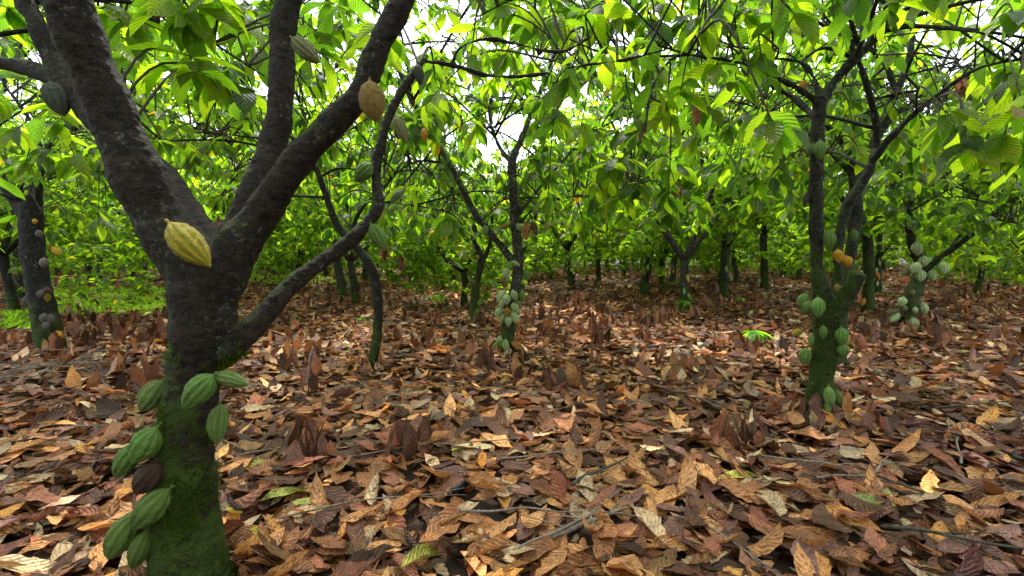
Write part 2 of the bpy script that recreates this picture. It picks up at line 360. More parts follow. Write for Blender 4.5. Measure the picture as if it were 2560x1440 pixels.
NODES = []       # (tree index, point, radius)
TREES = []
def remesh_parts(name_root, root, paths, voxel, mat, knobs=0, amp=.006, seed=0, moss=0):
    """union of tubes, voxel-remeshed, roughened, then split per path into trunk and limb meshes"""
    rg = np.random.default_rng(seed); bag = Bag(); fine = []
    for pth in paths:
        q = catmull(pth, 7); w = rg.normal(0, 1, 3)
        s = np.arange(len(q)) * .9
        q[:, 3] = np.maximum((q[:, 3] * .95 - voxel * .5 - amp * .6) * (1 + .03 * np.sin(s * .7 + w[0]) + .012 * np.sin(s * 1.9 + w[1])), voxel * 1.1)
        fine.append(q); V, Q, T = tube(q, 14); bag.add(V, Q, T)
    for _ in range(knobs):
        q = fine[rg.integers(0, len(fine))]; i = rg.integers(0, len(q)); d = rg.normal(0, 1, 3); d /= np.linalg.norm(d)
        r = rg.uniform(.06, .2) * max(q[i, 3], .03); c = q[i, :3] + d * (q[i, 3] * .98)
        e = np.array([[*(c - d * r), r * .8], [*c, r], [*(c + d * r * .25), r * .7]]); V, Q, T = tube(e, 8); bag.add(V, Q, T)
    me = bag.mesh('tmp', mat); o = bpy.data.objects.new('tmp', me); COL.objects.link(o)
    m = o.modifiers.new('r', 'REMESH'); m.mode = 'VOXEL'; m.voxel_size = voxel; m.use_smooth_shade = True
    m = o.modifiers.new('s', 'SMOOTH'); m.factor = .5; m.iterations = 5
    dg = bpy.context.evaluated_depsgraph_get(); ev = bpy.data.meshes.new_from_object(o.evaluated_get(dg))
    bpy.data.objects.remove(o); bpy.data.meshes.remove(me)
    n = len(ev.vertices); co = np.empty(n * 3, np.float32); ev.vertices.foreach_get('co', co); co = co.reshape(-1, 3).astype(float)
    nr = np.empty(n * 3, np.float32); ev.vertices.foreach_get('normal', nr); nr = nr.reshape(-1, 3)
    k1, k2 = 9., 38.
    dsp = np.array([noise.noise(Vector((x * k1, y * k1, z * k1))) * 2.0 + noise.noise(Vector((x * k2, y * k2, z * k2 * 1.5))) * .8 - 1.6 * max(0, noise.noise(Vector((x * 14 + 5, y * 14, z * 20))) - .25) for x, y, z in co])
    co += nr * (dsp * amp)[:, None]
    ev.vertices.foreach_set('co', co.astype(np.float32).ravel()); ev.update()
    nr = np.empty(n * 3, np.float32); ev.vertices.foreach_get('normal', nr); nr = nr.reshape(-1, 3)
    nl = len(ev.loops); L = np.empty(nl, np.int32); ev.loops.foreach_get('vertex_index', L); Q = L.reshape(-1, 4)
    fc = co[Q].mean(1)
    best = np.full(len(Q), 1e9); lab = np.zeros(len(Q), int)
    for k, q in enumerate(fine):
        for i in range(0, len(q)):
            d = np.linalg.norm(fc - q[i, :3], axis=1) - q[i, 3]
            if k > 0: d += .012
            b = d < best; best[b] = d[b]; lab[b] = k
    if moss:
        hsel = (co[:, 2] < moss) & (proj(co)[1] < 1500); ids = np.where(hsel)[0]
        mv = np.array([noise.noise(Vector(co[i] * 6.5)) + .6 * noise.noise(Vector(co[i] * 25)) for i in ids]) + .35 * (1 - co[ids, 2] / moss) - .25 * nr[ids, 0]
        ids = ids[mv > .32]; ids = ids[rg.random(len(ids)) < min(1, 9000 / max(1, len(ids)))]; ids = np.repeat(ids, 2)
        n_ = len(ids); b0 = co[ids] + rg.normal(0, .003, (n_, 3)); dr = nr[ids] + rg.normal(0, .55, (n_, 3)) + np.array([0, 0, .25])
        Vm, Qm, uvm, cm = leaf_batch(b0, frames(dr), rg.uniform(.006, .017, n_), rg.uniform(.003, .006, n_), rg.uniform(0, 1.2, n_), np.full(n_, .1), np.full(n_, .1), np.zeros(n_), np.zeros(n_), np.array([[.045, .085, .007]]) * rg.uniform(.3, 1.5, (n_, 1)), 2, 1)
        bm_ = Bag(); bm_.add(Vm, Qm, None, uvm, cm); om = link('moss', bm_.mesh('moss', M_LEAF), root); om['kind'] = 'stuff'
    bpy.data.meshes.remove(ev)
    for k in range(len(paths)):
        f = Q[lab == k]
        if len(f) < 4: continue
        ids, inv = np.unique(f, return_inverse=True)
        me = mesh_np('trunk' if k == 0 else 'limb', co[ids], inv.reshape(-1, 4)); me.materials.append(mat)
        if len(me.vertices) == len(ids): me.normals_split_custom_set_from_vertices([tuple(map(float, x)) for x in nr[ids]])
        ob = link('trunk' if k == 0 else 'limb', me, root)
    return fine

def near_tree(base, label, paths, voxel, mat, knobs, amp, leafy=None, seed=0, moss=0, group='cocoa trees standing among the leaf litter'):
    root = empty('cocoa_tree', Vector(base), label, 'cocoa tree', group)
    fine = remesh_parts('t', root, paths, voxel, mat, knobs, amp, seed, moss)
    idx = len(TREES); TREES.append(root)
    for k in (leafy if leafy is not None else range(1, len(fine))):
        q = fine[k]
        for i in range(len(q) // 3, len(q), 2): NODES.append((idx, q[i, :3], q[i, 3]))
    return root, idx

# ---------------------------------------------------------------- ground
def make_ground():
    xs = np.concatenate([np.linspace(-300, -32, 12), np.linspace(-30, 30, 150), np.linspace(32, 300, 12)])
    ys = np.concatenate([np.linspace(-60, -4, 8), np.linspace(-3, 40, 130), np.linspace(44, 400, 14)])
    X, Y = np.meshgrid(xs, ys, indexing='ij'); Z = ground_z(X, Y)
    V = np.stack([X.ravel(), Y.ravel(), Z.ravel()], 1); nx, ny = X.shape
    i = (np.arange(nx - 1)[:, None] * ny + np.arange(ny - 1)[None]).ravel()
    Q = np.stack([i, i + ny, i + ny + 1, i + 1], 1)
    o = link('ground', mesh_np('ground', V, Q), None, M_SOIL); props(o, 'dark brown soil under the fallen leaves', None, None, 'structure')
make_ground()

# ---------------------------------------------------------------- near trees
dA = 1.72
A_trunk = pxpath([(490, 1530, 250), (482, 1440, 190), (467, 1330, 172), (464, 1210, 152), (464, 1100, 142), (474, 1000, 142), (490, 910, 140), (508, 850, 165), (512, 780, 170), (505, 720, 165), (480, 660, 150), (430, 585, 142)], dA)
A_left = pxpath([(480, 660, 140, dA), (410, 560, 142, dA), (352, 450, 138, dA - .03), (295, 320, 126, dA - .06), (243, 200, 122, dA - .1), (198, 90, 126, dA - .14), (165, -10, 122, dA - .18), (130, -140, 112, dA - .2), (80, -330, 90, dA - .2)])
A_back = pxpath([(540, 640, 95, dA + .08), (480, 540, 88, dA + .2), (400, 430, 82, dA + .35), (300, 350, 76, dA + .5), (225, 290, 70, dA + .6), (180, 215, 64, dA + .65), (130, 140, 64, dA + .7), (85, 50, 60, dA + .7), (40, -40, 55, dA + .8), (-40, -200, 45, dA + .9)])
A_back[:, 3] *= .85
A_backside = pxpath([(190, 235, 44, dA + .62), (120, 190, 50, dA + .68), (60, 168, 46, dA + .75), (-20, 150, 42, dA + .8), (-160, 100, 34, dA + .9)])
A_right = pxpath([(530, 760, 120, dA), (570, 670, 125, dA), (600, 610, 118, dA), (650, 540, 100, dA), (700, 465, 92, dA - .02), (765, 375, 86, dA - .04), (850, 290, 80, dA - .06), (908, 218, 74, dA - .08), (940, 130, 74, dA - .1), (985, 40, 72, dA - .12), (1030, -50, 66, dA - .15), (1090, -200, 54, dA - .2)])
A_up = pxpath([(590, 600, 100, dA + .05), (625, 520, 95, dA + .09), (660, 430, 84, dA + .13), (690, 330, 74, dA + .16), (706, 230, 72, dA + .18), (704, 130, 74, dA + .2), (712, 40, 72, dA + .2), (745, -60, 66, dA + .2), (800, -220, 52, dA + .2)])
A_low = pxpath([(540, 900, 70, dA), (600, 850, 76, dA), (655, 795, 66, dA + .05), (730, 712, 54, dA + .12), (820, 645, 48, dA + .2), (895, 585, 44, dA + .25), (942, 520, 44, dA + .3), (940, 440, 36, dA + .34), (953, 350, 34, dA + .38), (985, 262, 30, dA + .42), (1030, 190, 28, dA + .46), (1062, 145, 24, dA + .5)])
A_low2 = pxpath([(1050, 152, 22, dA + .5), (1130, 163, 20, dA + .52), (1230, 190, 18, dA + .55), (1340, 187, 16, dA + .6), (1450, 165, 13, dA + .65), (1560, 150, 11, dA + .7), (1680, 120, 8, dA + .8)])
A_low3 = pxpath([(1130, 163, 14, dA + .52), (1150, 120, 12, dA + .5), (1215, 98, 12, dA + .5), (1290, 110, 10, dA + .5), (1400, 130, 9, dA + .5), (1480, 90, 8, dA + .5)])
A, iA = near_tree(P(490, 1510, dA), 'large forked cocoa tree at left front with dark bark and green mossy foot',
                  [A_trunk, A_left, A_back, A_backside, A_right, A_up, A_low, A_low2, A_low3], .0075, M_BARK_A, 110, .0045, leafy=[2, 3, 4, 5, 6, 7, 8], seed=1, moss=1.15)

pB, dB = base_at(1268, 888)
B_p = [pxpath([(1266, 900, 56), (1268, 860, 46), (1272, 810, 42), (1282, 755, 36), (1292, 700, 33), (1296, 640, 33), (1288, 560, 30), (1283, 480, 28), (1282, 400, 27), (1300, 355, 20), (1330, 280, 18), (1360, 205, 16), (1392, 120, 13), (1430, 30, 10), (1450, -60, 8)], dB),
       pxpath([(1280, 410, 20, dB), (1245, 360, 15, dB + .1), (1224, 290, 14, dB + .2), (1232, 220, 12, dB + .2), (1240, 120, 8, dB + .2)]),
       pxpath([(1292, 665, 26, dB), (1245, 605, 24, dB - .15), (1192, 540, 22, dB - .3), (1150, 460, 20, dB - .4), (1100, 370, 20, dB - .5), (1052, 290, 20, dB - .6), (1018, 225, 20, dB - .7), (985, 140, 16, dB - .8), (955, 50, 13, dB - .9), (930, -60, 9, dB - .9)]),
       pxpath([(1195, 545, 13, dB - .3), (1150, 490, 12, dB), (1110, 455, 12, dB + .1), (1060, 430, 10, dB + .2), (1000, 424, 8, dB + .3)]),
       pxpath([(1200, 552, 12, dB - .3), (1140, 535, 9, dB - .5), (1070, 520, 8, dB - .6), (970, 506, 7, dB - .8)]),
       pxpath([(1296, 560, 14, dB), (1345, 515, 11, dB - .2), (1420, 493, 10, dB - .4), (1520, 488, 8, dB - .6), (1600, 470, 7, dB - .8)]),
       pxpath([(1290, 545, 14, dB), (1340, 480, 12, dB + .1), (1400, 410, 11, dB + .2), (1460, 345, 9, dB + .2), (1560, 290, 8, dB + .2), (1640, 250, 7, dB + .2)]),
       pxpath([(1335, 275, 10, dB), (1365, 240, 12, dB + .3), (1400, 215, 10, dB + .4), (1450, 170, 8, dB + .4)])]
Bt, iB = near_tree(pB, 'centre cocoa tree with pale lichen bark and a column of green pods', B_p, .013, M_BARK_B, 50, .005, seed=2, moss=.7)

pC, dC = base_at(2042, 1062)
C_p = [pxpath([(2028, 1080, 92), (2040, 1040, 80), (2052, 960, 76), (2062, 880, 76), (2066, 800, 80), (2056, 735, 60), (2043, 670, 44), (2041, 580, 40), (2040, 500, 41), (2042, 400, 38), (2045, 310, 38), (2050, 245, 42)], dC),
       pxpath([(2050, 262, 34, dC), (2085, 205, 30, dC), (2125, 160, 30, dC - .05), (2175, 108, 32, dC - .1), (2225, 40, 26, dC - .15), (2262, -40, 22, dC - .2), (2300, -160, 16, dC - .2)]),
       pxpath([(2180, 105, 24, dC - .1), (2230, 62, 22, dC - .15), (2300, 25, 18, dC - .2), (2380, -40, 14, dC - .3)]),
       pxpath([(2046, 256, 26, dC), (1990, 218, 22, dC), (1930, 188, 18, dC - .1), (1860, 160, 15, dC - .2), (1780, 145, 13, dC - .3), (1700, 138, 10, dC - .4), (1655, 175, 8, dC - .45), (1625, 240, 6, dC - .5), (1612, 330, 5, dC - .5)]),
       pxpath([(2048, 250, 22, dC), (2035, 195, 18, dC + .1), (2000, 155, 15, dC + .2), (1930, 145, 12, dC + .2), (1860, 120, 10, dC + .3), (1770, 112, 8, dC + .3)]),
       pxpath([(2040, 300, 24, dC), (1992, 250, 22, dC + .2), (1930, 215, 18, dC + .3), (1870, 190, 14, dC + .4), (1850, 165, 10, dC + .5)]),
       pxpath([(2080, 780, 42, dC + .02), (2094, 700, 34, dC + .08), (2098, 600, 32, dC + .12), (2122, 510, 36, dC + .14), (2165, 440, 35, dC + .12), (2188, 375, 30, dC + .1), (2190, 300, 28, dC + .05), (2172, 230, 26, dC), (2150, 160, 22, dC), (2115, 95, 21, dC), (2060, 40, 17, dC), (2020, -30, 13, dC)]),
       pxpath([(2182, 400, 28, dC + .1), (2225, 345, 24, dC), (2290, 280, 21, dC - .1), (2360, 225, 19, dC - .2), (2450, 170, 16, dC - .35), (2560, 146, 13, dC - .5), (2660, 120, 10, dC - .6)]),
       pxpath([(2075, 825, 42, dC - .03), (2103, 765, 44, dC - .10), (2128, 722, 46, dC - .16), (2148, 684, 46, dC - .20)])]
C_p[0][:7, 3] *= .88; C_p[6][:, 3] *= .9
Ct, iC = near_tree(pC, 'right front cocoa tree with mossy twin stems and a sawn stub', C_p, .0105, M_BARK_C, 80, .005, leafy=[1, 2, 3, 4, 5, 6, 7], seed=3, moss=1.3)

pD, dD = base_at(2098, 930)
D_p = [pxpath([(2098, 940, 46), (2100, 850, 40), (2112, 700, 38), (2132, 600, 38), (2140, 500, 40), (2132, 430, 34), (2118, 370, 28), (2080, 330, 24), (2060, 300, 18)], dD),
       pxpath([(2138, 480, 30, dD), (2170, 400, 30, dD), (2210, 300, 30, dD), (2245, 220, 27, dD), (2275, 140, 24, dD), (2282, 50, 20, dD), (2290, -60, 16, dD)]),
       pxpath([(2240, 230, 20, dD), (2215, 165, 20, dD), (2170, 120, 16, dD)]),
       pxpath([(2190, 345, 18, dD), (2260, 270, 16, dD - .1), (2350, 200, 14, dD - .2), (2440, 110, 15, dD - .4), (2560, 20, 14, dD - .6), (2640, -40, 12, dD - .7)]),
       pxpath([(2130, 440, 18, dD), (2040, 350, 16, dD + .1), (1960, 300, 13, dD + .2), (1870, 262, 10, dD + .3), (1800, 250, 7, dD + .3)]),
       pxpath([(2225, 330, 14, dD), (2330, 270, 12, dD + .2), (2420, 190, 11, dD + .2), (2540, 120, 10, dD + .2)])]
for _p in D_p: _p[:, 3] *= .88
Dt, iD = near_tree(pD, 'cocoa tree standing close behind the right front tree with grey spreading limbs', D_p, .012, M_BARK_C, 40, .006, seed=4)

pE, dE = base_at(128, 888)
E_p = [pxpath([(132, 900, 96), (122, 850, 80), (105, 760, 70), (90, 680, 66), (80, 600, 66), (78, 530, 60), (92, 470, 36), (100, 400, 28), (104, 370, 26)], dE),
       pxpath([(80, 560, 50, dE), (40, 500, 44, dE), (0, 440, 36, dE), (-60, 350, 28, dE)]),
       pxpath([(104, 378, 22, dE), (80, 310, 18, dE), (40, 250, 16, dE), (10, 200, 15, dE), (50, 120, 12, dE), (70, 40, 10, dE)]),
       pxpath([(104, 380, 22, dE), (150, 342, 18, dE), (205, 312, 15, dE + .1), (300, 250, 12, dE + .2), (380, 190, 10, dE + .3)])]
for _p in E_p: _p[:, 3] *= .86
Et, iE = near_tree(pE, 'cocoa tree at far left with grey pods on its trunk above a stick pile', E_p, .015, M_BARK_F, 40, .007, seed=5)

pF, dF = base_at(925, 938)
F_p = [pxpath([(922, 948, 36), (932, 900, 31), (942, 840, 30), (946, 770, 29), (935, 690, 31), (905, 635, 30), (870, 595, 28), (842, 560, 26), (822, 510, 22), (802, 450, 20), (782, 395, 18), (770, 320, 15), (740, 230, 12)], dF),
       pxpath([(900, 630, 20, dF), (880, 585, 18, dF + .2), (905, 520, 15, dF + .3), (960, 470, 12, dF + .4), (1010, 400, 9, dF + .4)]),
       pxpath([(785, 400, 12, dF), (740, 360, 10, dF), (600, 340, 8, dF + .1), (480, 330, 7, dF + .2)])]
Ft, iF = near_tree(pF, 'thin crooked dark cocoa tree leaning left of centre', F_p, .012, M_BARK_F, 30, .004, leafy=[0, 1, 2], seed=6)

pG, dG = base_at(1186, 812)
G_p = [pxpath([(1184, 822, 40), (1186, 770, 30), (1190, 710, 25), (1202, 655, 24), (1190, 610, 16), (1150, 560, 12), (1120, 510, 9)], dG),
       pxpath([(1200, 665, 18, dG), (1225, 610, 14, dG), (1230, 540, 12, dG), (1215, 450, 9, dG)])]
Gt, iG = near_tree(pG, 'short green mossy cocoa tree left of the centre tree', G_p, .016, M_BARK_C, 20, .006, leafy=[0, 1], seed=7)

pH, dH = base_at(2268, 828)
H_p = [pxpath([(2262, 838, 50), (2268, 800, 42), (2278, 745, 40), (2298, 695, 38), (2300, 660, 30), (2278, 600, 24), (2272, 520, 22), (2290, 430, 20), (2318, 370, 17), (2345, 280, 14), (2370, 200, 10)], dH),
       pxpath([(2300, 690, 28, dH), (2340, 650, 20, dH - .1), (2405, 605, 18, dH - .3), (2480, 540, 18, dH - .5), (2560, 480, 18, dH - .8), (2680, 380, 15, dH - 1)]),
       pxpath([(2345, 655, 12, dH - .1), (2420, 560, 10, dH), (2450, 480, 8, dH)])]
Ht, iH = near_tree(pH, 'cocoa tree at right crowded with pale pods and one long slanting limb', H_p, .016, M_BARK_C, 25, .006, leafy=[0, 1, 2], seed=8)

# ---------------------------------------------------------------- pods
def pod_mesh(i, seg, n):
    r = np.random.default_rng(50 + i); t = np.linspace(0, 1, n + 1); th = np.linspace(0, 2 * np.pi, seg, endpoint=False)
    prof = np.sin(np.pi * t ** .88) ** .62 * (1 - .25 * t ** 3)
    prof = np.where(t < .14, prof * (.8 + .2 * t / .14), prof); prof = np.where(t > .88, prof * (1 - .5 * (t - .88) / .12), prof)
    prof[0] = .12; prof[-1] = .015
    T, H = np.meshgrid(t, th, indexing='ij'); ph = r.uniform(0, 6)
    rib = .5 + .5 * np.cos(5 * H + ph); rib2 = .5 + .5 * np.cos(10 * H + 2 * ph)
    g = .75 * rib2 ** .6 + .25 * rib
    pr = prof[:, None]
    wart = np.array([noise.noise(Vector((math.cos(b) * 3.6 + i * 9, math.sin(b) * 3.6, a * 15))) for a, b in zip(T.ravel(), H.ravel())]).reshape(T.shape)
    rad = .5 * pr * (.84 + .20 * g * np.clip(pr * 1.5, 0, 1) + .11 * wart)
    bend = r.uniform(-.05, .08)
    V = np.stack([rad * np.cos(H) + bend * np.sin(np.pi * T), rad * np.sin(H), T], 2).reshape(-1, 3)
    ii = (np.arange(n)[:, None] * seg); j = np.arange(seg)[None]; j2 = (j + 1) % seg
    Q = np.stack([(ii + j).ravel(), (ii + j2).ravel(), (ii + seg + j2).ravel(), (ii + seg + j).ravel()], 1)
    val = g.ravel()
    # short woody stalk at the top
    sp = np.array([[0, 0, -.08, .06], [.01, 0, -.04, .05], [0, 0, .03, .06]]); Vs, Qs, Ts = tube(sp, 6)
    V2 = np.vstack([V, Vs]); Q2 = np.vstack([Q, Qs + len(V)]); T2 = Ts + len(V)
    return V2, Q2, T2, np.concatenate([val, np.full(len(Vs), .5)])
_pod = {}
def get_pod(kind, res, i):
    k = (kind, res, i)
    if k not in _pod:
        V, Q, T, val = pod_mesh(i, *{'hi': (60, 30), 'mid': (30, 16), 'lo': (12, 8)}[res])
        me = mesh_np('pod', V, Q, T, None, None, val); me.materials.append(PODM[kind]); _pod[k] = me
    return _pod[k]
def pod(tree, x0, y0, x1, y1, wpx, d, kind, res='mid', label=None, tip=0.):
    """stalk end and tip in photo pixels at depth d; tip = extra depth of the tip"""
    a = P(x0, y0, d); b = P(x1, y1, d + tip); ax = Vector(b - a); L = ax.length; wd = wpx * d / F
    q = ax.to_track_quat('Z', 'Y').to_matrix().to_4x4() @ Matrix.Rotation(random.uniform(0, 6.28), 4, 'Z')
    sc = Matrix.Diagonal((wd, wd, L, 1))
    o = link('pod', get_pod(kind, res, random.randrange(4)), tree, None, Matrix.Translation(Vector(a)) @ q @ sc)
    if label: o['label'] = label
    return o
f_ = dA - .13
for a in [
 (408, 952, 350, 1030, 58, dA - .03, 'lime', 'light green ribbed pod highest on the left edge of the mossy trunk'),
 (535, 938, 456, 1024, 66, f_ - .04, 'green', 'plump green ribbed pod on the front of the trunk'),
 (534, 938, 622, 962, 40, f_ - .02, 'lime', 'flat yellowish green pod pointing right'),
 (551, 1010, 542, 1114, 50, f_ + .05, 'lime', 'smooth light green pod hanging on the right of the trunk'),
 (392, 1070, 330, 1160, 70, f_ + .03, 'green', None),
 (345, 1110, 288, 1196, 54, dA - .02, 'green', None),
 (400, 1160, 336, 1234, 64, f_ + .03, 'brown', 'rotten dark brown pod between green ones'),
 (425, 1222, 332, 1324, 74, f_ + .03, 'green', None),
 (345, 1282, 270, 1400, 70, dA - .06, 'green', None),
 (372, 1325, 328, 1424, 50, dA - .08, 'green', None),
 (424, 558, 528, 668, 76, f_ - .02, 'yellow', 'large warty yellow pod in front of the fork'),
 (924, 202, 940, 308, 66, dA - .16, 'gold', 'golden pod hanging from the right limb'),
 (730, 95, 802, 158, 46, dA + .16, 'olive', 'striped olive brown pod behind the upright limb'),
 (990, 290, 1018, 360, 32, dA + .36, 'olive', 'narrow olive pod hanging from the low curved limb'),
 (930, 408, 886, 454, 42, dA + .30, 'green', None),
 (928, 560, 964, 628, 40, dA + .22, 'green', None),
 (125, 205, 162, 292, 56, dA + .6, 'dark', 'dark pod on the back limb'),
 (1042, 160, 1052, 215, 26, dA + .44, 'dark', None)]:
    pod(A, a[0], a[1], a[2], a[3], a[4], a[5], a[6], 'hi', a[7])
pod(Ft, 1060, 320, 1062, 356, 18, 3.6, 'orange', 'mid')

def zp(tree, z, sc, ox, oy, items, d, res='mid', ps=1.):
    ps = 1.18 if tree in (Bt, Ht) else 1.
    for it in items:
        X, Y, l, wd, ang, kind = it[:6]; dd = it[6] if len(it) > 6 else -.16
        l *= ps; wd *= ps; cx, cy_ = ox + X / sc, oy + Y / sc; a = math.radians(ang)       # ang 0 = hanging straight down, + = tip to the right
        dx, dy = math.sin(a) * l / 2, math.cos(a) * l / 2
        pod(tree, cx - dx, cy_ - dy, cx + dx, cy_ + dy, wd, d + dd, kind, res, it[7] if len(it) > 7 else None, tip=0)
zp(Bt, 0, 1.714, 860, 100, [(710, 970, 27, 16, -35, 'lime', -.14, 'yellowish green pod at the top of the column'), (738, 958, 20, 10, 60, 'pale'), (692, 998, 24, 15, -30, 'pale'), (780, 1005, 30, 15, 5, 'green', -.02), (697, 1032, 12, 8, 0, 'lime'),
 (672, 1098, 31, 17, -32, 'pale', -.05), (697, 1112, 24, 19, 0, 'pale'), (730, 1095, 25, 17, 20, 'pale'), (765, 1098, 28, 15, 0, 'green', -.04), (678, 1130, 24, 15, -20, 'pale', -.1), (733, 1150, 26, 17, 25, 'pale'), (744, 1133, 18, 12, 40, 'green', -.1),
 (665, 1168, 27, 18, -40, 'pale', -.08), (700, 1168, 22, 17, 0, 'yellow', -.2, 'small yellow pod amid the green column'), (728, 1188, 28, 17, 15, 'pale'), (680, 1196, 25, 15, -25, 'pale', -.12), (703, 1207, 24, 16, 0, 'pale', -.2),
 (662, 1286, 22, 12, -30, 'pale', -.08), (673, 1302, 22, 13, -15, 'green', -.14), (650, 1318, 26, 16, -20, 'green', -.06), (695, 1313, 31, 16, 5, 'pale', -.2), (752, 805, 22, 14, 30, 'pale', -.06), (688, 798, 24, 12, -65, 'gold', -.05),
 (606, 817, 24, 14, 8, 'lime', -.3), (402, 737, 17, 10, 0, 'pale', -.5), (752, 725, 22, 12, 10, 'dark', 0), (818, 738, 17, 11, 0, 'pale', 0), (560, 808, 22, 12, 10, 'dark', -.2)], dB)
zp(Ct, 0, 2.25, 1760, 560, [(557, 430, 40, 26, -30, 'green', 0), (580, 474, 40, 26, -15, 'green', -.08), (641, 470, 52, 33, 0, 'green', -.2, 'plump green pod on the front of the stem'), (669, 610, 34, 19, 0, 'green', -.18), (775, 633, 46, 34, 5, 'green', -.1),
 (784, 713, 36, 31, 5, 'green', -.09), (567, 746, 46, 30, -10, 'green', -.02), (603, 652, 34, 14, 0, 'lime', -.06), (706, 975, 56, 27, 5, 'lime', -.17), (754, 983, 46, 25, 15, 'green', -.06), (700, 1035, 40, 20, 0, 'lime', -.16),
 (705, 92, 54, 28, 0, 'green', -.08), (755, 182, 34, 25, 5, 'orange', -.02, 'bright orange pod at the fork above the stub'), (806, 212, 30, 25, 10, 'orange', 0), (747, 362, 23, 14, 0, 'gold', -.06), (522, 612, 28, 18, -70, 'yellow', 0, 'yellow pod jutting left')], dC)
zp(Ct, 0, 2.057, 1560, 0, [(1008, 773, 52, 28, 0, 'green', -.14), (955, 775, 42, 18, -25, 'green', -.03), (1180, 1212, 34, 19, 0, 'green', .1), (935, 1022, 40, 14, -15, 'dark', 0), (765, 350, 24, 22, 0, 'dark', -.1), (920, 440, 30, 20, -20, 'orange', .1)], dC)
zp(Ht, 0, 2.25, 1760, 560, [(1198, 140, 30, 21, 5, 'pale'), (1238, 210, 24, 20, 0, 'pale'), (1276, 208, 22, 14, 60, 'pale', -.05), (1142, 262, 34, 18, -40, 'olive', -.05), (1190, 248, 30, 20, -35, 'pale'), (1216, 292, 28, 21, 0, 'pale'),
 (1285, 290, 26, 20, 0, 'pale', -.1), (1347, 250, 28, 21, 0, 'pale', -.2), (1175, 385, 12, 9, 0, 'olive'), (1113, 437, 22, 18, -20, 'pale', -.05), (1130, 475, 13, 10, 0, 'olive'), (1188, 485, 14, 10, 0, 'pale'), (1235, 478, 28, 18, 15, 'pale', -.05),
 (1058, 492, 30, 10, -80, 'olive', 0), (1075, 528, 28, 16, -45, 'pale', 0), (1182, 562, 28, 20, 15, 'pale'), (1165, 597, 22, 15, 60, 'pale'), (1150, 330, 0.1, 1, 0, 'pale')][:-1], dH)
zp(Ht, 0, 2.057, 1560, 0, [(1545, 910, 30, 20, 5, 'pale'), (1886, 1142, 26, 22, 0, 'pale', -.6), (1475, 1157, 22, 16, 0, 'pale'), (1730, 1180, 22, 18, 0, 'pale', -.3), (1525, 965, 24, 16, -20, 'olive')], dH)
zp(Et, 0, 2.88, 0, 500, [(285, 245, 22, 16, 30, 'grey'), (405, 370, 28, 16, 40, 'orange', -.02, 'reddish orange pod at the right of the trunk'), (320, 455, 28, 20, 0, 'grey'), (345, 655, 26, 15, 60, 'brown', -.1), (293, 680, 24, 18, -10, 'grey'),
 (185, 735, 28, 18, 0, 'grey', -.05), (315, 852, 26, 19, -10, 'grey'), (368, 862, 28, 21, 10, 'grey', -.12), (332, 905, 22, 17, 0, 'grey'), (250, 155, 14, 11, 0, 'orange'), (342, 705, 22, 14, 0, 'yellow', -.05), (425, 975, 26, 18, 30, 'orange', -.05, 'small orange pod low on the trunk')], dE)
zp(Gt, 0, 1.714, 860, 100, [(574, 932, 12, 8, 0, 'gold'), (580, 1130, 16, 12, 0, 'green'), (535, 1205, 18, 13, -10, 'green'), (556, 1040, 12, 9, 0, 'green'), (570, 1165, 14, 11, 0, 'green')], dG)
zp(Ft, 0, 1.714, 860, 100, [(30, 700, 1, 1, 0, 'dark')][:0], dF)

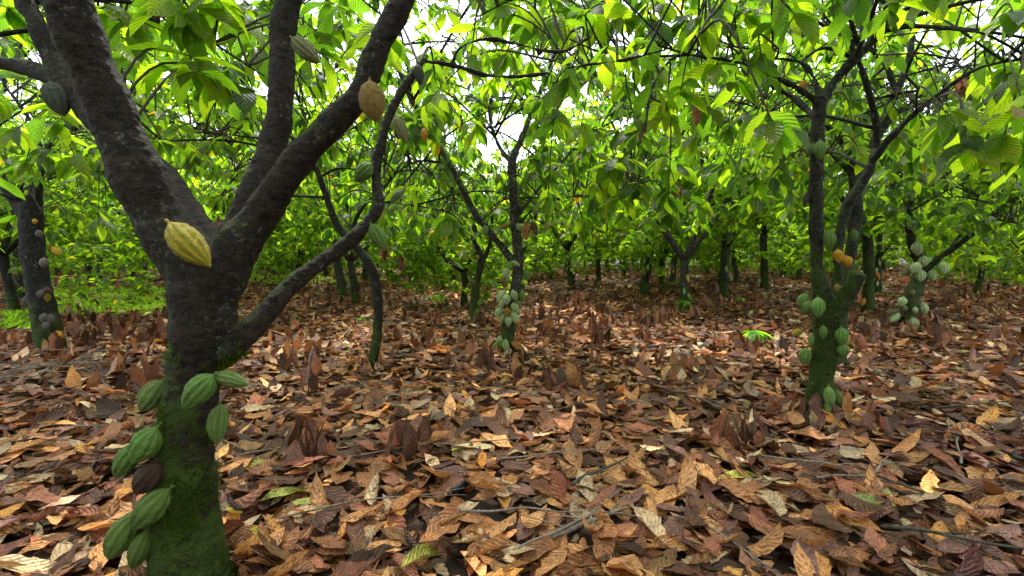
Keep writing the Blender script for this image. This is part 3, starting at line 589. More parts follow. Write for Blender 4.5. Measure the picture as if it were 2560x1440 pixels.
# ---------------------------------------------------------------- background trees: five kinds, copied
def bg_tree(seed, hgt, low, spread, pods, mat):
    r = np.random.default_rng(seed); paths = []; tips = []
    th = r.uniform(.9, 1.5); lean = r.uniform(-.16, .16, 2)
    tr = np.array([[0, 0, -.1, .13], [lean[0] * .3, lean[1] * .3, th * .3, .095], [lean[0] * .5 + r.uniform(-.04, .04), lean[1], th * .65, .085], [lean[0], lean[1], th, .09]])
    paths.append(catmull(tr, 4)); nl = r.integers(4, 6); a0 = r.uniform(0, 6.28)
    for i in range(nl):
        a = a0 + i * 6.283 / nl + r.uniform(-.4, .4); rr = spread * r.uniform(.6, 1.); hh = hgt * r.uniform(.75, 1.)
        p = [np.array([*tr[-1][:3], .06])]
        for k, t in enumerate((.3, .6, 1.)):
            rad = rr * t ** .9; p.append(np.array([tr[-1][0] + math.cos(a + r.uniform(-.2, .2)) * rad, tr[-1][1] + math.sin(a + r.uniform(-.2, .2)) * rad, th + (hh - th) * t ** 1.1, .05 * (1 - t) + .012]))
        q = catmull(p, 5); paths.append(q)
        for k in range(6):
            j = r.integers(4, len(q)); s = q[j]; b = a + r.uniform(-1.5, 1.5); ln = r.uniform(.6, 1.3); up = r.uniform(-.5, .6)
            m = s[:3] + np.array([math.cos(b), math.sin(b), up]) * ln * .5; e = m + np.array([math.cos(b), math.sin(b), up - .8]) * ln * .5
            qq = catmull([[*s[:3], .02], [*m, .013], [*e, .006]], 4); paths.append(qq); tips.append(qq)
        tips.append(q[-8:])
    cl = []
    for q in tips:
        for _ in range(13 if hgt > 4 else 9):
            s = q[r.integers(2, len(q)), :3]; cl.append(s + r.normal(0, 1, 3) * np.array([.38, .38, .36]))
    for _ in range(50 if low < 1 else 25):                                   # drooping lower sprays
        a = r.uniform(0, 6.28); rad = r.uniform(.3, 1.) * spread; cl.append(np.array([math.cos(a) * rad, math.sin(a) * rad, r.uniform(low, low + 1.0)]))
    cl = np.array(cl); cl = cl[cl[:, 2] > low]
    tk = Bag()
    for q in paths: V, Q, T = tube(q, 7); tk.add(V, Q, T)
    pos, xd, L = cluster_leaves(cl, r, 12, (.14, .25))
    n = len(pos)
    V, Q, uv, c = leaf_batch(pos, frames(xd, None, r.normal(0, .45, n)), L, L * r.uniform(.34, .44, n), r.uniform(.2, 1.2, n), r.uniform(0, .35, n), np.full(n, .1), r.uniform(0, .02, n), r.uniform(0, 6, n), live_cols(n, .45), 4, 2)
    cb = Bag(); cb.add(V, Q, None, uv, c)
    pods_ = []
    for _ in range(pods):
        q = paths[0]; j = r.integers(2, len(q)); a = r.uniform(0, 6.28); b = q[j, :3] + q[j, 3] * np.array([math.cos(a), math.sin(a), 0]); pods_.append((b, a))
    return tk.mesh('trunk', mat), cb.mesh('crown', M_LEAF), pods_
def cluster_leaves(cl, r, per, Lr):
    n = len(cl) * per; c = np.repeat(cl, per, 0); az = r.uniform(0, 6.28, n); dr = r.uniform(-.4, .75, n)
    xd = np.stack([np.cos(az), np.sin(az), -dr], 1)
    pos = c + r.normal(0, .05, (n, 3)); L = r.uniform(Lr[0], Lr[1], n)
    return pos, xd, L
VARS = [bg_tree(21, 5.0, .9, 2.2, 4, M_BARK_C), bg_tree(22, 5.6, 1.2, 2.5, 6, M_BARK_B), bg_tree(23, 4.6, .6, 2.1, 3, M_BARK_F), bg_tree(24, 5.8, 1.5, 2.6, 7, M_BARK_B), bg_tree(25, 2.8, .3, 1.5, 2, M_BARK_C)]
for t_, c_, p_ in VARS: pass
placed = []
def put_bg(x, y, v, s, rz, label, group, podk=None, podlow=True):
    root = empty('cocoa_tree', (x, y, float(ground_z(x, y))), label, 'cocoa tree', group)
    root.rotation_euler = (0, 0, rz); root.scale = (s, s, s)
    tk, cr, pods_ = VARS[v]
    for nm, me, kind in (('trunk', tk, None), ('crown', cr, 'stuff')):
        o = bpy.data.objects.new(nm, me); COL.objects.link(o); o.parent = root
        if kind: o['kind'] = kind
    for b, a in (pods_ if podk else []):
        k = podk if random.random() < .8 else random.choice(['gold', 'orange', 'green'])
        o = bpy.data.objects.new('pod', get_pod(k, 'lo', random.randrange(2))); COL.objects.link(o); o.parent = root
        o.matrix_basis = Matrix.Translation(Vector(b) + Vector((math.cos(a), math.sin(a), 0)) * .03) @ Matrix.Rotation(a, 4, 'Z') @ Matrix.Rotation(math.pi - .35, 4, 'Y') @ Matrix.Diagonal((.075, .075, .16, 1))
    placed.append((x, y)); return root
spec = [(1711, 780, 3, 1.0, 'mid-distance cocoa tree right of centre with green shoots at its foot', 'green'),
        (1654, 731, 1, 1.0, 'cocoa tree leaning left behind the open litter right of centre', 'green'),
        (1843, 706, 1, 1.0, 'far cocoa tree with whitish stem and small pale pods down to the ground', 'pale'),
        (1769, 687, 3, 1.0, 'far cocoa tree with yellow pods left of the whitish stem', 'gold'),
        (2195, 740, 3, 1.0, 'cocoa tree with pale pods between the right front tree and the crowded one', 'pale'),
        (2519, 700, 1, 1.0, 'cocoa tree with pale pods at the right edge', 'pale'),
        (890, 762, 1, .9, 'cocoa tree behind the thin crooked one with dark pods at its foot', 'dark'),
        (1560, 690, 0, .9, 'far cocoa tree just right of the centre gap', 'pale'),
        (2330, 700, 0, .9, 'far cocoa tree behind the crowded pod tree', 'pale'),
        (1130, 705, 2, .8, 'far cocoa tree with orange pods left of the mossy tree', 'orange'),
        (430, 800, 2, .75, 'small cocoa tree glimpsed behind the forked foreground trunk', 'pale'),
        (2440, 740, 2, .9, 'cocoa tree under the long slanting limb at right', 'pale'),
        (250, 722, 3, .9, 'slim cocoa tree behind the green grass patch at left', None),
        (1380, 700, 4, .85, 'dark leafy young cocoa tree just right behind the centre tree', None),
        (40, 790, 2, .9, 'cocoa tree at the left edge behind the stick pile', 'grey')]
for k, (px, py, v, s, lb, pk) in enumerate(spec):
    p, d = base_at(px, py); put_bg(p[0], p[1], v, s, R.uniform(0, 6.28), lb, 'cocoa trees further back in the plantation', pk)
near_xy = [(pB[0], pB[1]), (pC[0], pC[1]), (pE[0], pE[1]), (pF[0], pF[1]), (pG[0], pG[1]), (pH[0], pH[1])]
for x, y, v, sc_b in ((-3.2, -2.6, 0, 1.0), (.4, -3.4, 1, 1.), (3.4, -2.4, 3, .95), (-6.2, -.8, 1, .95), (6.4, -.6, 0, .95), (-2, -6.2, 3, 1), (2.6, -6, 1, 1), (-6, -4.6, 0, 1), (6.2, -4.4, 1, 1), (-8.6, 2.2, 3, .9), (9.2, 2.6, 0, .9)):  # unseen trees, added to block light from behind and beside the camera
    put_bg(x, y, v, sc_b, R.uniform(0, 6.28), 'tall leafy cocoa tree added outside the picture to block light round the viewpoint', 'cocoa trees added around the viewpoint as light blockers, outside the picture', None)
row = 0; y = 10.5
while y < 40:
    x = -y * 1.15 - 3 + (row % 2) * 1.5
    while x < y * 1.15 + 3:
        xx, yy = x + R.uniform(-.7, .7), y + R.uniform(-.6, .6)
        if all((xx - a) ** 2 + (yy - b) ** 2 > 2.1 ** 2 for a, b in placed + near_xy):
            px = 1280 + F * xx / yy
            sec = 'left' if px < 850 else ('centre' if px < 1600 else 'right'); far = yy > 22
            lb = {'left': 'leafy cocoa tree in the {} rows behind the forked tree on the left', 'centre': 'leafy cocoa tree in the {} rows behind the centre tree', 'right': 'leafy cocoa tree in the {} rows behind the right front tree'}[sec].format('farthest' if far else 'middle')
            v = int(R.choice([0, 1, 2, 3, 4], p=[.26, .22, .24, .12, .16] if yy < 18 else [.20, .04, .22, .04, .50]))
            gapdir = (2230 < px < 2700 or 1190 < px < 1330 or 1040 < px < 1180) and yy < 20
            if px < 520 and yy < 17:
                if yy < 14.5 and 60 < px < 440: x += 2.5; continue
                v = 3
            put_bg(xx, yy, v, R.uniform(.85, 1.12) * (.84 if gapdir else (1.2 if yy < 17 else 1.05)), R.uniform(0, 6.28), lb, f"cocoa trees in the {'farthest' if far else 'middle'} rows, {sec}", None if far else random.choice(['pale', 'green', None, 'gold']))
        x += R.uniform(2.5, 3.2) * (1 if y < 24 else 1.1)
    y += 2.6 if y < 24 else 3.2; row += 1

# ---------------------------------------------------------------- leaf sprays of the near trees
sec = {}
for t, root in enumerate(TREES):
    own = [n for n in NODES if n[0] == t]
    for k in range({iA: 24, iB: 44, iC: 30, iD: 30, iE: 28, iF: 18, iG: 14, iH: 26}[t]):
        s = own[int(R.integers(0, len(own)))]
        if s[1][2] < 1.8: continue
        if t == iA and (s[1][2] < 2.2 or float(proj(s[1])[0][0]) < 1150 and k % 3): continue
        a = R.uniform(0, 6.28); ln = R.uniform(.6, 1.1 if t in (iA, iC, iD) else 1.7); up = R.uniform(-.1, 1.1); d0 = np.array([math.cos(a), math.sin(a), up])
        m = s[1] + d0 * ln * .5 + R.normal(0, .05, 3); e = m + (d0 + np.array([0, 0, -.45]) + R.normal(0, .2, 3)) * ln * .5
        if min(np.linalg.norm(m - CAM), np.linalg.norm(e - CAM)) < 2.1: continue
        r0 = min(.016, s[2] * .8); q = catmull([[*s[1], r0], [*m, r0 * .7], [*e, .004]], 7); V, Q, T = tube(q, 7)
        link('branch', mesh_np('branch', V, Q, T), root, M_BARK_F)
        for i in range(5, len(q), 2): NODES.append((t, q[i, :3], q[i, 3]))
nodeP = np.array([n[1] for n in NODES]); nodeT = np.array([n[0] for n in NODES])
use_n = np.zeros(len(NODES), int)
def near_node(p):
    o = np.argsort(((nodeP - p) ** 2).sum(1) + (nodeP[:, 2] < .8) * 5 + use_n * .06)[:4]; return int(o[R.integers(0, 4)])
GAPS = [(1120, 60, 110, 80, .85), (1260, 350, 60, 80, .98), (2430, 100, 150, 110, .85), (2340, 220, 90, 70, .85), (40, 250, 70, 130, .9), (1450, 260, 60, 60, .6), (2190, 90, 40, 50, .9), (905, 40, 40, 25, .9), (1100, 90, 50, 80, .7), (90, 110, 60, 60, .7), (980, 210, 60, 60, .8)]
def in_gap(px, py):
    for gx, gy, rx, ry, pr in GAPS:
        if ((px - gx) / rx) ** 2 + ((py - gy) / ry) ** 2 < 1: return pr
    return 0
clusters = []       # (pos, n leaves, length range, tree)
cnt = 0; tries = 0
while cnt < 2700:
    p = np.array([R.uniform(-9, 10.5), R.uniform(1.6, 11), R.uniform(1.5, 5.6)])
    if R.random() < .25: p = np.array([R.uniform(-4, 4), R.uniform(-2.5, 3.5), R.uniform(2.9, 4.6)])
    if p[1] < 4 and R.random() < .55: continue
    if np.linalg.norm(p - CAM) < 1.9: continue
    i = near_node(p); dist = np.linalg.norm(nodeP[i] - p)
    if dist > 1.15: continue
    tries += 1
    if tries > 60000: break
    px, py, d = (float(q[0]) for q in proj(p)); inside = -60 < px < 2620 and -60 < py < 1440 and d > 0
    if inside:
        if R.random() < in_gap(px, py): continue
        if py > 640: continue
        if 1990 < px < 2230 and 60 < py < 640 and d < 3.9: continue
        if 1225 < px < 1340 and 200 < py < 640 and d < 5.9 and R.random() < .85: continue
        if 1000 < px < 1230 and 300 < py < 600 and d < 5.5 and R.random() < .6: continue
        if p[2] < 2.1 and d < 6.5 and not (1430 < px < 2000 and d > 3.4) and R.random() < .8: continue
        if py > 400 and d < 5 and R.random() < .7: continue
        if d < 2.6 and R.random() < .6: continue
        if px < 1000 and d < 2.4: continue
    elif d > 0 and py > 0 and R.random() < .6: continue
    elif R.random() < .45: continue
    clusters.append((p, int(R.integers(6, 11)), (.13, .24), i)); use_n[i] += 1; cnt += 1
EXPL = [(540, 165, 2.55, 9), (600, 215, 2.7, 8), (385, 70, 2.7, 7), (300, 40, 2.6, 6), (470, 50, 2.5, 8), (620, 60, 3.0, 8), (820, 150, 2.9, 7), (560, 20, 2.5, 7), (440, 180, 3.0, 7), (330, 150, 3.2, 7), (880, 30, 3., 6), (400, 10, 2.4, 7), (650, 130, 3.2, 8),
        (1195, 320, 4.6, 9), (1170, 80, 3.6, 6), (1330, 60, 3.6, 8), (1270, 20, 3.4, 7), (1440, 40, 3.6, 8), (1260, 150, 3.8, 7), (1560, 130, 3.6, 8), (1620, 60, 3.2, 8), (1500, 30, 3.2, 8),
        (1520, 420, 4.3, 9), (1600, 470, 4.2, 9), (1570, 400, 4.4, 9), (1660, 500, 4.4, 9), (1500, 450, 4.6, 8), (1640, 420, 4.2, 8), (1880, 500, 4.4, 8), (1730, 360, 4.0, 8), (1800, 420, 4.4, 8), (1550, 500, 4.3, 8), (1700, 420, 4.5, 8),
        (2130, 20, 2.6, 6), (1990, -10, 2.6, 6), (1880, 30, 3., 7), (1720, 60, 3.2, 8), (1780, 190, 3.3, 7), (1700, 240, 3.3, 7), (1640, 250, 3.2, 6), (2090, 90, 3.0, 6), (1930, 80, 3.1, 7), (1840, 230, 3.4, 7), (1660, 300, 3.4, 7), (1760, 280, 3.6, 7), (1900, 300, 3.8, 7),
        (2380, 295, 2.75, 7), (2420, 380, 2.7, 8), (2500, 380, 2.6, 7), (2540, 220, 2.7, 8), (2570, 300, 2.5, 7), (2540, 60, 3., 7), (2330, 60, 3.4, 5), (2550, 420, 2.7, 7), (2480, 190, 3.2, 5), (2400, 330, 3.2, 8),
        (150, 60, 3.2, 6), (20, 40, 3.2, 8), (110, 280, 3.4, 7), (60, 420, 4.2, 8), (30, 330, 4, 7), (200, 420, 4.5, 8), (1450, 330, 4.2, 6), (950, 520, 4, 6), (1010, 480, 4.2, 6), (1110, 560, 5., 6)]
for px, py, d, n in EXPL:
    p = P(px, py, d); clusters.append((p, n, (.20, .30), near_node(p)))
twig = {}; LP = []; LX = []; LL = []; LT = []
for p, n, lr, i in clusters:
    t = nodeT[i]; s = nodeP[i]; m = (s + p) / 2 + np.array([R.uniform(-.1, .1), R.uniform(-.1, .1), .12 + .12 * np.linalg.norm(s - p)])
    if np.linalg.norm(s - p) < .04: continue
    q = catmull([[*s, .008], [*m, .006], [*p, .0035]], 5); V, Q, T = tube(q, 5, False); twig.setdefault(t, Bag()).add(V, Q)
    td = q[-1, :3] - q[-2, :3]; td /= np.linalg.norm(td)
    az = R.uniform(0, 6.28) + np.arange(n) * 2.4 + R.normal(0, .3, n); dr = R.uniform(-.2, .85, n)
    x = np.stack([np.cos(az), np.sin(az), -dr], 1) + td * .35
    LP.append(p - td * R.uniform(0, .14, (n, 1))); LX.append(x); LL.append(R.uniform(lr[0], lr[1], n)); LT.append(np.full(n, t))
LP = np.vstack(LP); LX = np.vstack(LX); LL = np.concatenate(LL); LT = np.concatenate(LT)
FR = frames(LX, None, R.normal(0, .4, len(LX)))
mid = LP + FR[:, 0] * LL[:, None] * .5
px, py, d = proj(mid); vis = (px > 0) & (px < 2560) & (py > 0) & (py < 1440) & (d > .3); app = np.where(vis, LL / np.maximum(d, .3), 0)
kill = np.linalg.norm(LP + FR[:, 0] * LL[:, None] * .5 - CAM, axis=1) < 1.7
single = np.zeros(len(LP), bool)
cap = {iA: 300, iB: 300, iC: 300, iD: 300, iE: 200, iF: 200, iG: 60, iH: 150}
for t, root in enumerate(TREES):
    ids = np.where((LT == t) & (app > 0) & ~kill)[0]; ids = ids[np.argsort(-app[ids])][:cap[t]]; single[ids] = True
for k in np.where(single)[0]:
    m = Matrix.Identity(4); B = FR[k]
    for a in range(3):
        for b in range(3): m[b][a] = B[a][b] * LL[k]
    m.translation = Vector(LP[k]); link('leaf', LIVE_V[random.randrange(24)], TREES[LT[k]], None, m)
for t, root in enumerate(TREES):
    ids = np.where((LT == t) & ~single & ~kill)[0]; n = len(ids)
    if n:
        V, Q, uv, c = leaf_batch(LP[ids], FR[ids], LL[ids], LL[ids] * R.uniform(.36, .46, n), R.uniform(.2, 1.2, n), R.uniform(0, .35, n), R.uniform(-.2, .4, n), R.uniform(0, .03, n), R.uniform(0, 6, n), live_cols(n, .2), 6, 2)
        b = Bag(); b.add(V, Q, None, uv, c); o = link('crown', b.mesh('crown', M_LEAF), root); o['kind'] = 'stuff'
    if t in twig: o = link('twigs', twig[t].mesh('twigs', M_TWIGD), root); o['kind'] = 'stuff'

# ---------------------------------------------------------------- fallen leaves
PAL = [('tan', (.38, .19, .08)), ('pale grey brown', (.40, .29, .18)), ('mid brown', (.23, .10, .042)), ('reddish brown', (.22, .085, .05)), ('dark brown', (.08, .036, .021)), ('orange brown', (.42, .19, .05)), ('yellow green', (.34, .33, .07)), ('purple brown', (.15, .075, .062))]
PALC = np.array([c for _, c in PAL])
def litter_idx(x, y):
    n = len(x); k = np.empty(n, int); a = np.clip((np.abs(x / np.maximum(y, 1) + .08) - .25) * 2.2, 0, 1)
    base = np.array([.30, .10, .22, .11, .17, .03, .008, .07]); rt = np.array([.16, .13, .17, .16, .21, .02, .006, .15])
    for i in range(n):
        p = base * (1 - a[i]) + rt * a[i]; k[i] = np.searchsorted(np.cumsum(p) / p.sum(), R.random())
    return np.minimum(k, 7)
def scatter(y0, y1, dens, nu, nv, keep_xy=None, Lr=(.14, .30), lift=.075):
    area = 0; half = lambda y: y * 1.16 + .6
    n = int(dens * (half(y0) + half(y1)) * (y1 - y0))
    y = np.sqrt(R.uniform(y0 ** 2, y1 ** 2, n)); x = R.uniform(-1, 1, n) * half(y)
    g = (x < -y * .62) & (y > 9.5) & (y < 15) & (R.random(n) < .75); x, y = x[~g], y[~g]; n = len(x)
    L = R.uniform(Lr[0], Lr[1], n) * np.where(R.random(n) < .4, R.uniform(.3, .7, n), 1)
    az = R.uniform(0, 6.28, n); st = R.random(n) < np.where(y > 4.5, .015, .003)
    clump = np.sin(x * 2.3 + 1) * np.sin(y * 1.9 + x) > .35; st |= clump & (R.random(n) < np.where(y > 4, .09, .006))
    pit = R.normal(0, .10, n); pit = np.where(st, R.uniform(.8, 1.5, n), pit)
    xd = np.stack([np.cos(az) * np.cos(pit), np.sin(az) * np.cos(pit), np.sin(pit)], 1)
    rl = R.normal(0, .18, n); rl = np.where(st, R.uniform(-1.5, 1.5, n), rl); rl += np.where(R.random(n) < .4, math.pi, 0)
    z = ground_z(x, y) + R.uniform(.004, lift, n) + np.maximum(0, -np.sin(pit)) * L * .5
    pos = np.stack([x, y, z], 1) - xd * np.array([1, 1, 0]) * L[:, None] * .5
    pos[:, 2] = np.where(st, z - .01, z - xd[:, 2] * L * .5 + .01)
    k = litter_idx(x, y); k = np.where(st & (R.random(n) < .6), R.choice([3, 4, 2], n), k)
    return pos, frames(xd, None, rl), L, k
def litter_mesh(pos, B, L, k, nu, nv):
    n = len(pos); c = PALC[k] * np.exp(R.normal(-.12, .45, (n, 1))) * R.uniform(.92, 1.08, (n, 3))
    return leaf_batch(pos, B, L, L * R.uniform(.32, .47, n), R.normal(.1, .45, n), R.uniform(-.15, .35, n), np.where(R.random(n) < .22, R.uniform(.8, 2.2, n), R.uniform(-.5, .6, n)), R.uniform(.02, .09, n), R.uniform(0, 6.28, n), c, nu, nv, R.uniform(-.5, .5, n), .13)
lit = Bag()
p1, B1, L1, k1 = scatter(.7, 4.2, 340, 10, 4)
q = p1 + B1[:, 0] * L1[:, None] * .5; px, py, d = proj(q)
vis = (px > 20) & (px < 2540) & (py < 1400) & (d > .4) & ~((px > 330) & (px < 620)); top = q[:, 2] - ground_z(q[:, 0], q[:, 1])
sc_ = np.where(vis & (top > .028), L1 / np.maximum(d, .3), 0); one = np.argsort(-sc_)[:300]; oneM = np.zeros(len(p1), bool); oneM[one] = True
keep = ~oneM
V, Q, uv, c = litter_mesh(p1[keep], B1[keep], L1[keep], k1[keep], 9, 4); lit.add(V, Q, None, uv, c)
for (y0, y1, de, nu, nv) in ((4.2, 8, 300, 6, 2), (8, 14, 150, 4, 2), (14, 32, 45, 3, 2)):
    a, b, c_, k = scatter(y0, y1, de, nu, nv, Lr=(.16, .30) if y1 < 20 else (.2, .36)); V, Q, uv, c = litter_mesh(a, b, c_, k, nu, nv); lit.add(V, Q, None, uv, c)
for (cx, cyy, rr) in ((pC[0], pC[1], .16), (pB[0], pB[1], .14), (pE[0], pE[1], .2), (pF[0], pF[1], .09), (pH[0], pH[1], .15), (pG[0], pG[1], .12), (P(490, 1510, dA)[0], P(490, 1510, dA)[1], .17)):
    n = 90; a = R.uniform(0, 6.28, n); q_ = rr + np.abs(R.normal(0, .12, n)); x = cx + np.cos(a) * q_; y = cyy + np.sin(a) * q_; L = R.uniform(.12, .24, n)
    pit = R.uniform(.1, 1.1, n) * np.exp(-(q_ - rr) * 6); xd = np.stack([-np.cos(a) * np.cos(pit), -np.sin(a) * np.cos(pit), np.sin(pit)], 1) + R.normal(0, .3, (n, 3))
    pos = np.stack([x, y, ground_z(x, y) + .05 + .10 * np.exp(-(q_ - rr) * 9) * R.random(n)], 1) - xd * (L * .5)[:, None] * np.array([1, 1, .6])
    V, Q, uv, c = litter_mesh(pos, frames(xd, None, R.normal(0, .5, n)), L, litter_idx(x, y), 8, 4); lit.add(V, Q, None, uv, c)
o = link('leaf_litter', lit.mesh('leaf_litter', M_DRY)); props(o, 'deep carpet of brown fallen leaves over the whole ground', 'leaf litter', None, 'stuff')
DRYV = []
for i in range(40):
    kk = [0, 0, 0, 1, 1, 2, 2, 2, 3, 3, 4, 4, 5, 5, 6, 7][i % 16]; DRYV.append((kk, leaf_variant('fallen_leaf', 40 + i, np.array(PALC[kk]) * R.uniform(.8, 1.25), M_DRY, False, 12, 6)))
byk = {k: [m for kk, m in DRYV if kk == k] for k in range(8)}
def side_word(px): return 'left' if px < 900 else ('middle' if px < 1700 else 'right')
for j in one:
    if sc_[j] <= 0: continue
    m = Matrix.Identity(4)
    for a in range(3):
        for b in range(3): m[b][a] = B1[j][a][b] * L1[j]
    m.translation = Vector(p1[j]) + Vector((0, 0, .008)); o = link('fallen_leaf', random.choice(byk[int(k1[j])]), None, None, m)
    w_ = side_word(px[j]) + (' bottom' if py[j] > 1180 else ', further back'); nm = PAL[int(k1[j])][0]
    props(o, f'{nm} dry cocoa leaf on the near litter at {w_}', 'fallen leaf', f'{nm} fallen leaves near the camera, {w_}')

# ---------------------------------------------------------------- special leaves, twigs, hanging dry leaves
def dry_leaf(px, py, size, col, az, name, label, live=False, i=None, pitch=.1):
    p, d = base_at(px, py); k = random.randrange(len(LIVE_V)); one_ = np.ones(1)
    V, Q, uv, c = leaf_batch(np.zeros((1, 3)), np.eye(3)[None], one_ * size, one_ * size * .38, one_ * random.uniform(.2, .8), one_ * .2, one_ * .3, one_ * .03, one_ * random.uniform(0, 6), np.array([col]), 12, 6)
    me = mesh_np(name, V, Q, None, uv, c); me.materials.append(M_LEAF if live else M_DRY)
    o = link(name, me, None, None, Matrix.Translation(Vector(p) + Vector((0, 0, .075))) @ Matrix.Rotation(az, 4, 'Z') @ Matrix.Rotation(-pitch, 4, 'Y'))
    return props(o, label, 'fallen leaf')
dry_leaf(655, 1290, .25, (.36, .38, .09), .8, 'fallen_leaf', 'yellow green leaf lying right of the mossy trunk foot')
dry_leaf(720, 1305, .2, (.38, .42, .10), .5, 'fallen_leaf', 'smaller yellow green leaf beside the mossy trunk foot')
dry_leaf(2375, 940, .24, (.05, .14, .02), .1, 'fallen_leaf', 'flat green leaf lying on brown litter at right', True)
dry_leaf(2335, 968, .16, (.09, .2, .03), .4, 'fallen_leaf', 'small bright green leaf lying below the flat green one', True)
dry_leaf(2120, 1300, .24, (.14, .17, .04), .2, 'fallen_leaf', 'olive green leaf in the right foreground', False)
dry_leaf(1490, 1285, .18, (.42, .20, .05), -.9, 'fallen_leaf', 'bright orange veined leaf in the middle foreground')
dry_leaf(1205, 1205, .13, (.55, .22, .04), 1.6, 'fallen_leaf', 'small bright orange leaf standing in the middle foreground', pitch=.6)
dry_leaf(1260, 1090, .17, (.45, .38, .22), 1.4, 'fallen_leaf', 'pale cream leaf upright on the litter left of centre', pitch=.7)
dry_leaf(1640, 1385, .26, (.27, .11, .06), 3.0, 'fallen_leaf', 'large reddish brown leaf at the bottom middle')
dry_leaf(285, 1090, .2, (.42, .38, .14), .3, 'fallen_leaf', 'pale yellow leaf lying left of the mossy trunk')

def tw_path(p, az, ln, wob, el=0., r=.005):
    n = 6; q = []; a = az
    for i in range(n):
        q.append([p[0], p[1], p[2], r * (1 - .75 * i / n)]); a += R.normal(0, wob)
        p = np.array(p) + np.array([math.cos(a), math.sin(a), el + R.normal(0, .04)]) * ln / n
    return catmull(q, 3)
TW = [(1380, 1400, .6, .55, .011, 1), (1500, 1330, -2.6, .6, .007, 1), (700, 1350, .1, 1.0, .004, 1), (1250, 1190, .2, .7, .005, 1), (1430, 1260, 1.2, .6, .008, 0), (2200, 1370, -.5, .9, .007, 0), (1700, 1320, -.9, .8, .006, 1), (900, 1180, .4, .7, .004, 1), (1100, 1150, -.3, .6, .004, 1),
      (760, 1200, 1.1, .6, .005, 1), (1540, 900, .6, 1.0, .012, 0), (1560, 1050, .5, .5, .005, 1), (1900, 1180, -.5, .7, .006, 1), (2300, 1050, .2, 1.0, .006, 0), (2100, 930, .1, .9, .008, 0), (1000, 1020, 2.8, .9, .005, 1), (820, 1000, .3, .9, .005, 1), (2400, 1200, .8, .7, .006, 1), (1150, 1330, -.1, .9, .005, 1),
      (600, 1180, .9, .5, .004, 1), (200, 1100, .2, .6, .005, 1), (300, 1000, 2.6, .8, .005, 1), (1800, 1050, 1.9, .6, .005, 1), (1350, 1020, 2.7, .7, .005, 1), (2450, 1330, 2.2, .8, .007, 0), (2040, 1240, .3, .8, .006, 1)]
for k, (px_, py_, az, ln, r_, pale) in enumerate(TW):
    p, d = base_at(px_, py_); p[2] += .10; r_ *= 1.25
    b = Bag(); main = tw_path(p, az, ln, .18, .02, r_); V, Q, T = tube(main, 7); b.add(V, Q, T)
    root = link('twig', b.mesh('twig', M_TWIG if pale else M_TWIGD))
    props(root, f"{'pale thin' if pale else 'dark'} fallen twig lying across the litter, {'near' if py_ > 1100 else 'further'} {side_word(px_)}", 'twig', 'twigs lying on the leaf litter')
    for j in range(2):
        s = main[R.integers(4, len(main) - 3)]; V, Q, T = tube(tw_path(s[:3], az + R.choice([-.7, .7]), ln * .35, .2, .05, r_ * .5), 5); o = link('side_shoot', Bag_mesh(V, Q, T, 'side_shoot', M_TWIG if pale else M_TWIGD) if False else mesh_np('side_shoot', V, Q, T), root, M_TWIG if pale else M_TWIGD); o.matrix_parent_inverse = Matrix.Identity(4)
# pile of grey sticks at far left
for k in range(46):
    p, d = base_at(R.uniform(0, 190), R.uniform(900, 985)); p[2] += R.uniform(.05, .2)
    V, Q, T = tube(tw_path(p, R.uniform(0, 6.28), R.uniform(.3, .9), .22, R.uniform(-.08, .12), R.uniform(.004, .009)), 6)
    o = link('stick', mesh_np('stick', V, Q, T), None, M_TWIG); props(o, 'pale grey stick in the heap below the far left tree', 'stick', 'grey sticks heaped at far left')

def hanging(px, py, topy, n, az0, label, spread=.12, col=None, group='dead shoots with hanging dry leaves'):
    """a dead shoot standing in the litter with dry leaves hanging from it"""
    p, d = base_at(px, py); h = (py - topy) * d / F
    root = empty('dead_shoot', Vector(p), label, 'dead shoot', group)
    q = catmull([[*p, .006], [p[0] + .02, p[1], p[2] + h * .6, .005], [p[0] + .05, p[1], p[2] + h, .004]], 4); V, Q, T = tube(q, 6); link('stem', mesh_np('stem', V, Q, T), root, M_TWIGD)
    for i in range(n):
        a = R.uniform(0, 6.28); s = q[-1 - int(R.integers(0, 4)), :3] + np.array([math.cos(a) * spread * R.random(), math.sin(a) * spread * R.random(), 0])
        xd = np.array([[math.cos(a) * .25, math.sin(a) * .25, -1.]]); B = frames(xd, np.array([[math.cos(a), math.sin(a), .2]]))
        Lf = min(R.uniform(.18, .28), max(.1, s[2] - p[2] + .03)); m = Matrix.Identity(4)
        for r_ in range(3):
            for c in range(3): m[c][r_] = B[0][r_][c] * Lf
        m.translation = Vector(s); kk = int(R.choice([3, 4, 4, 7])); link('dry_leaf', random.choice(byk[kk]), root, None, m)
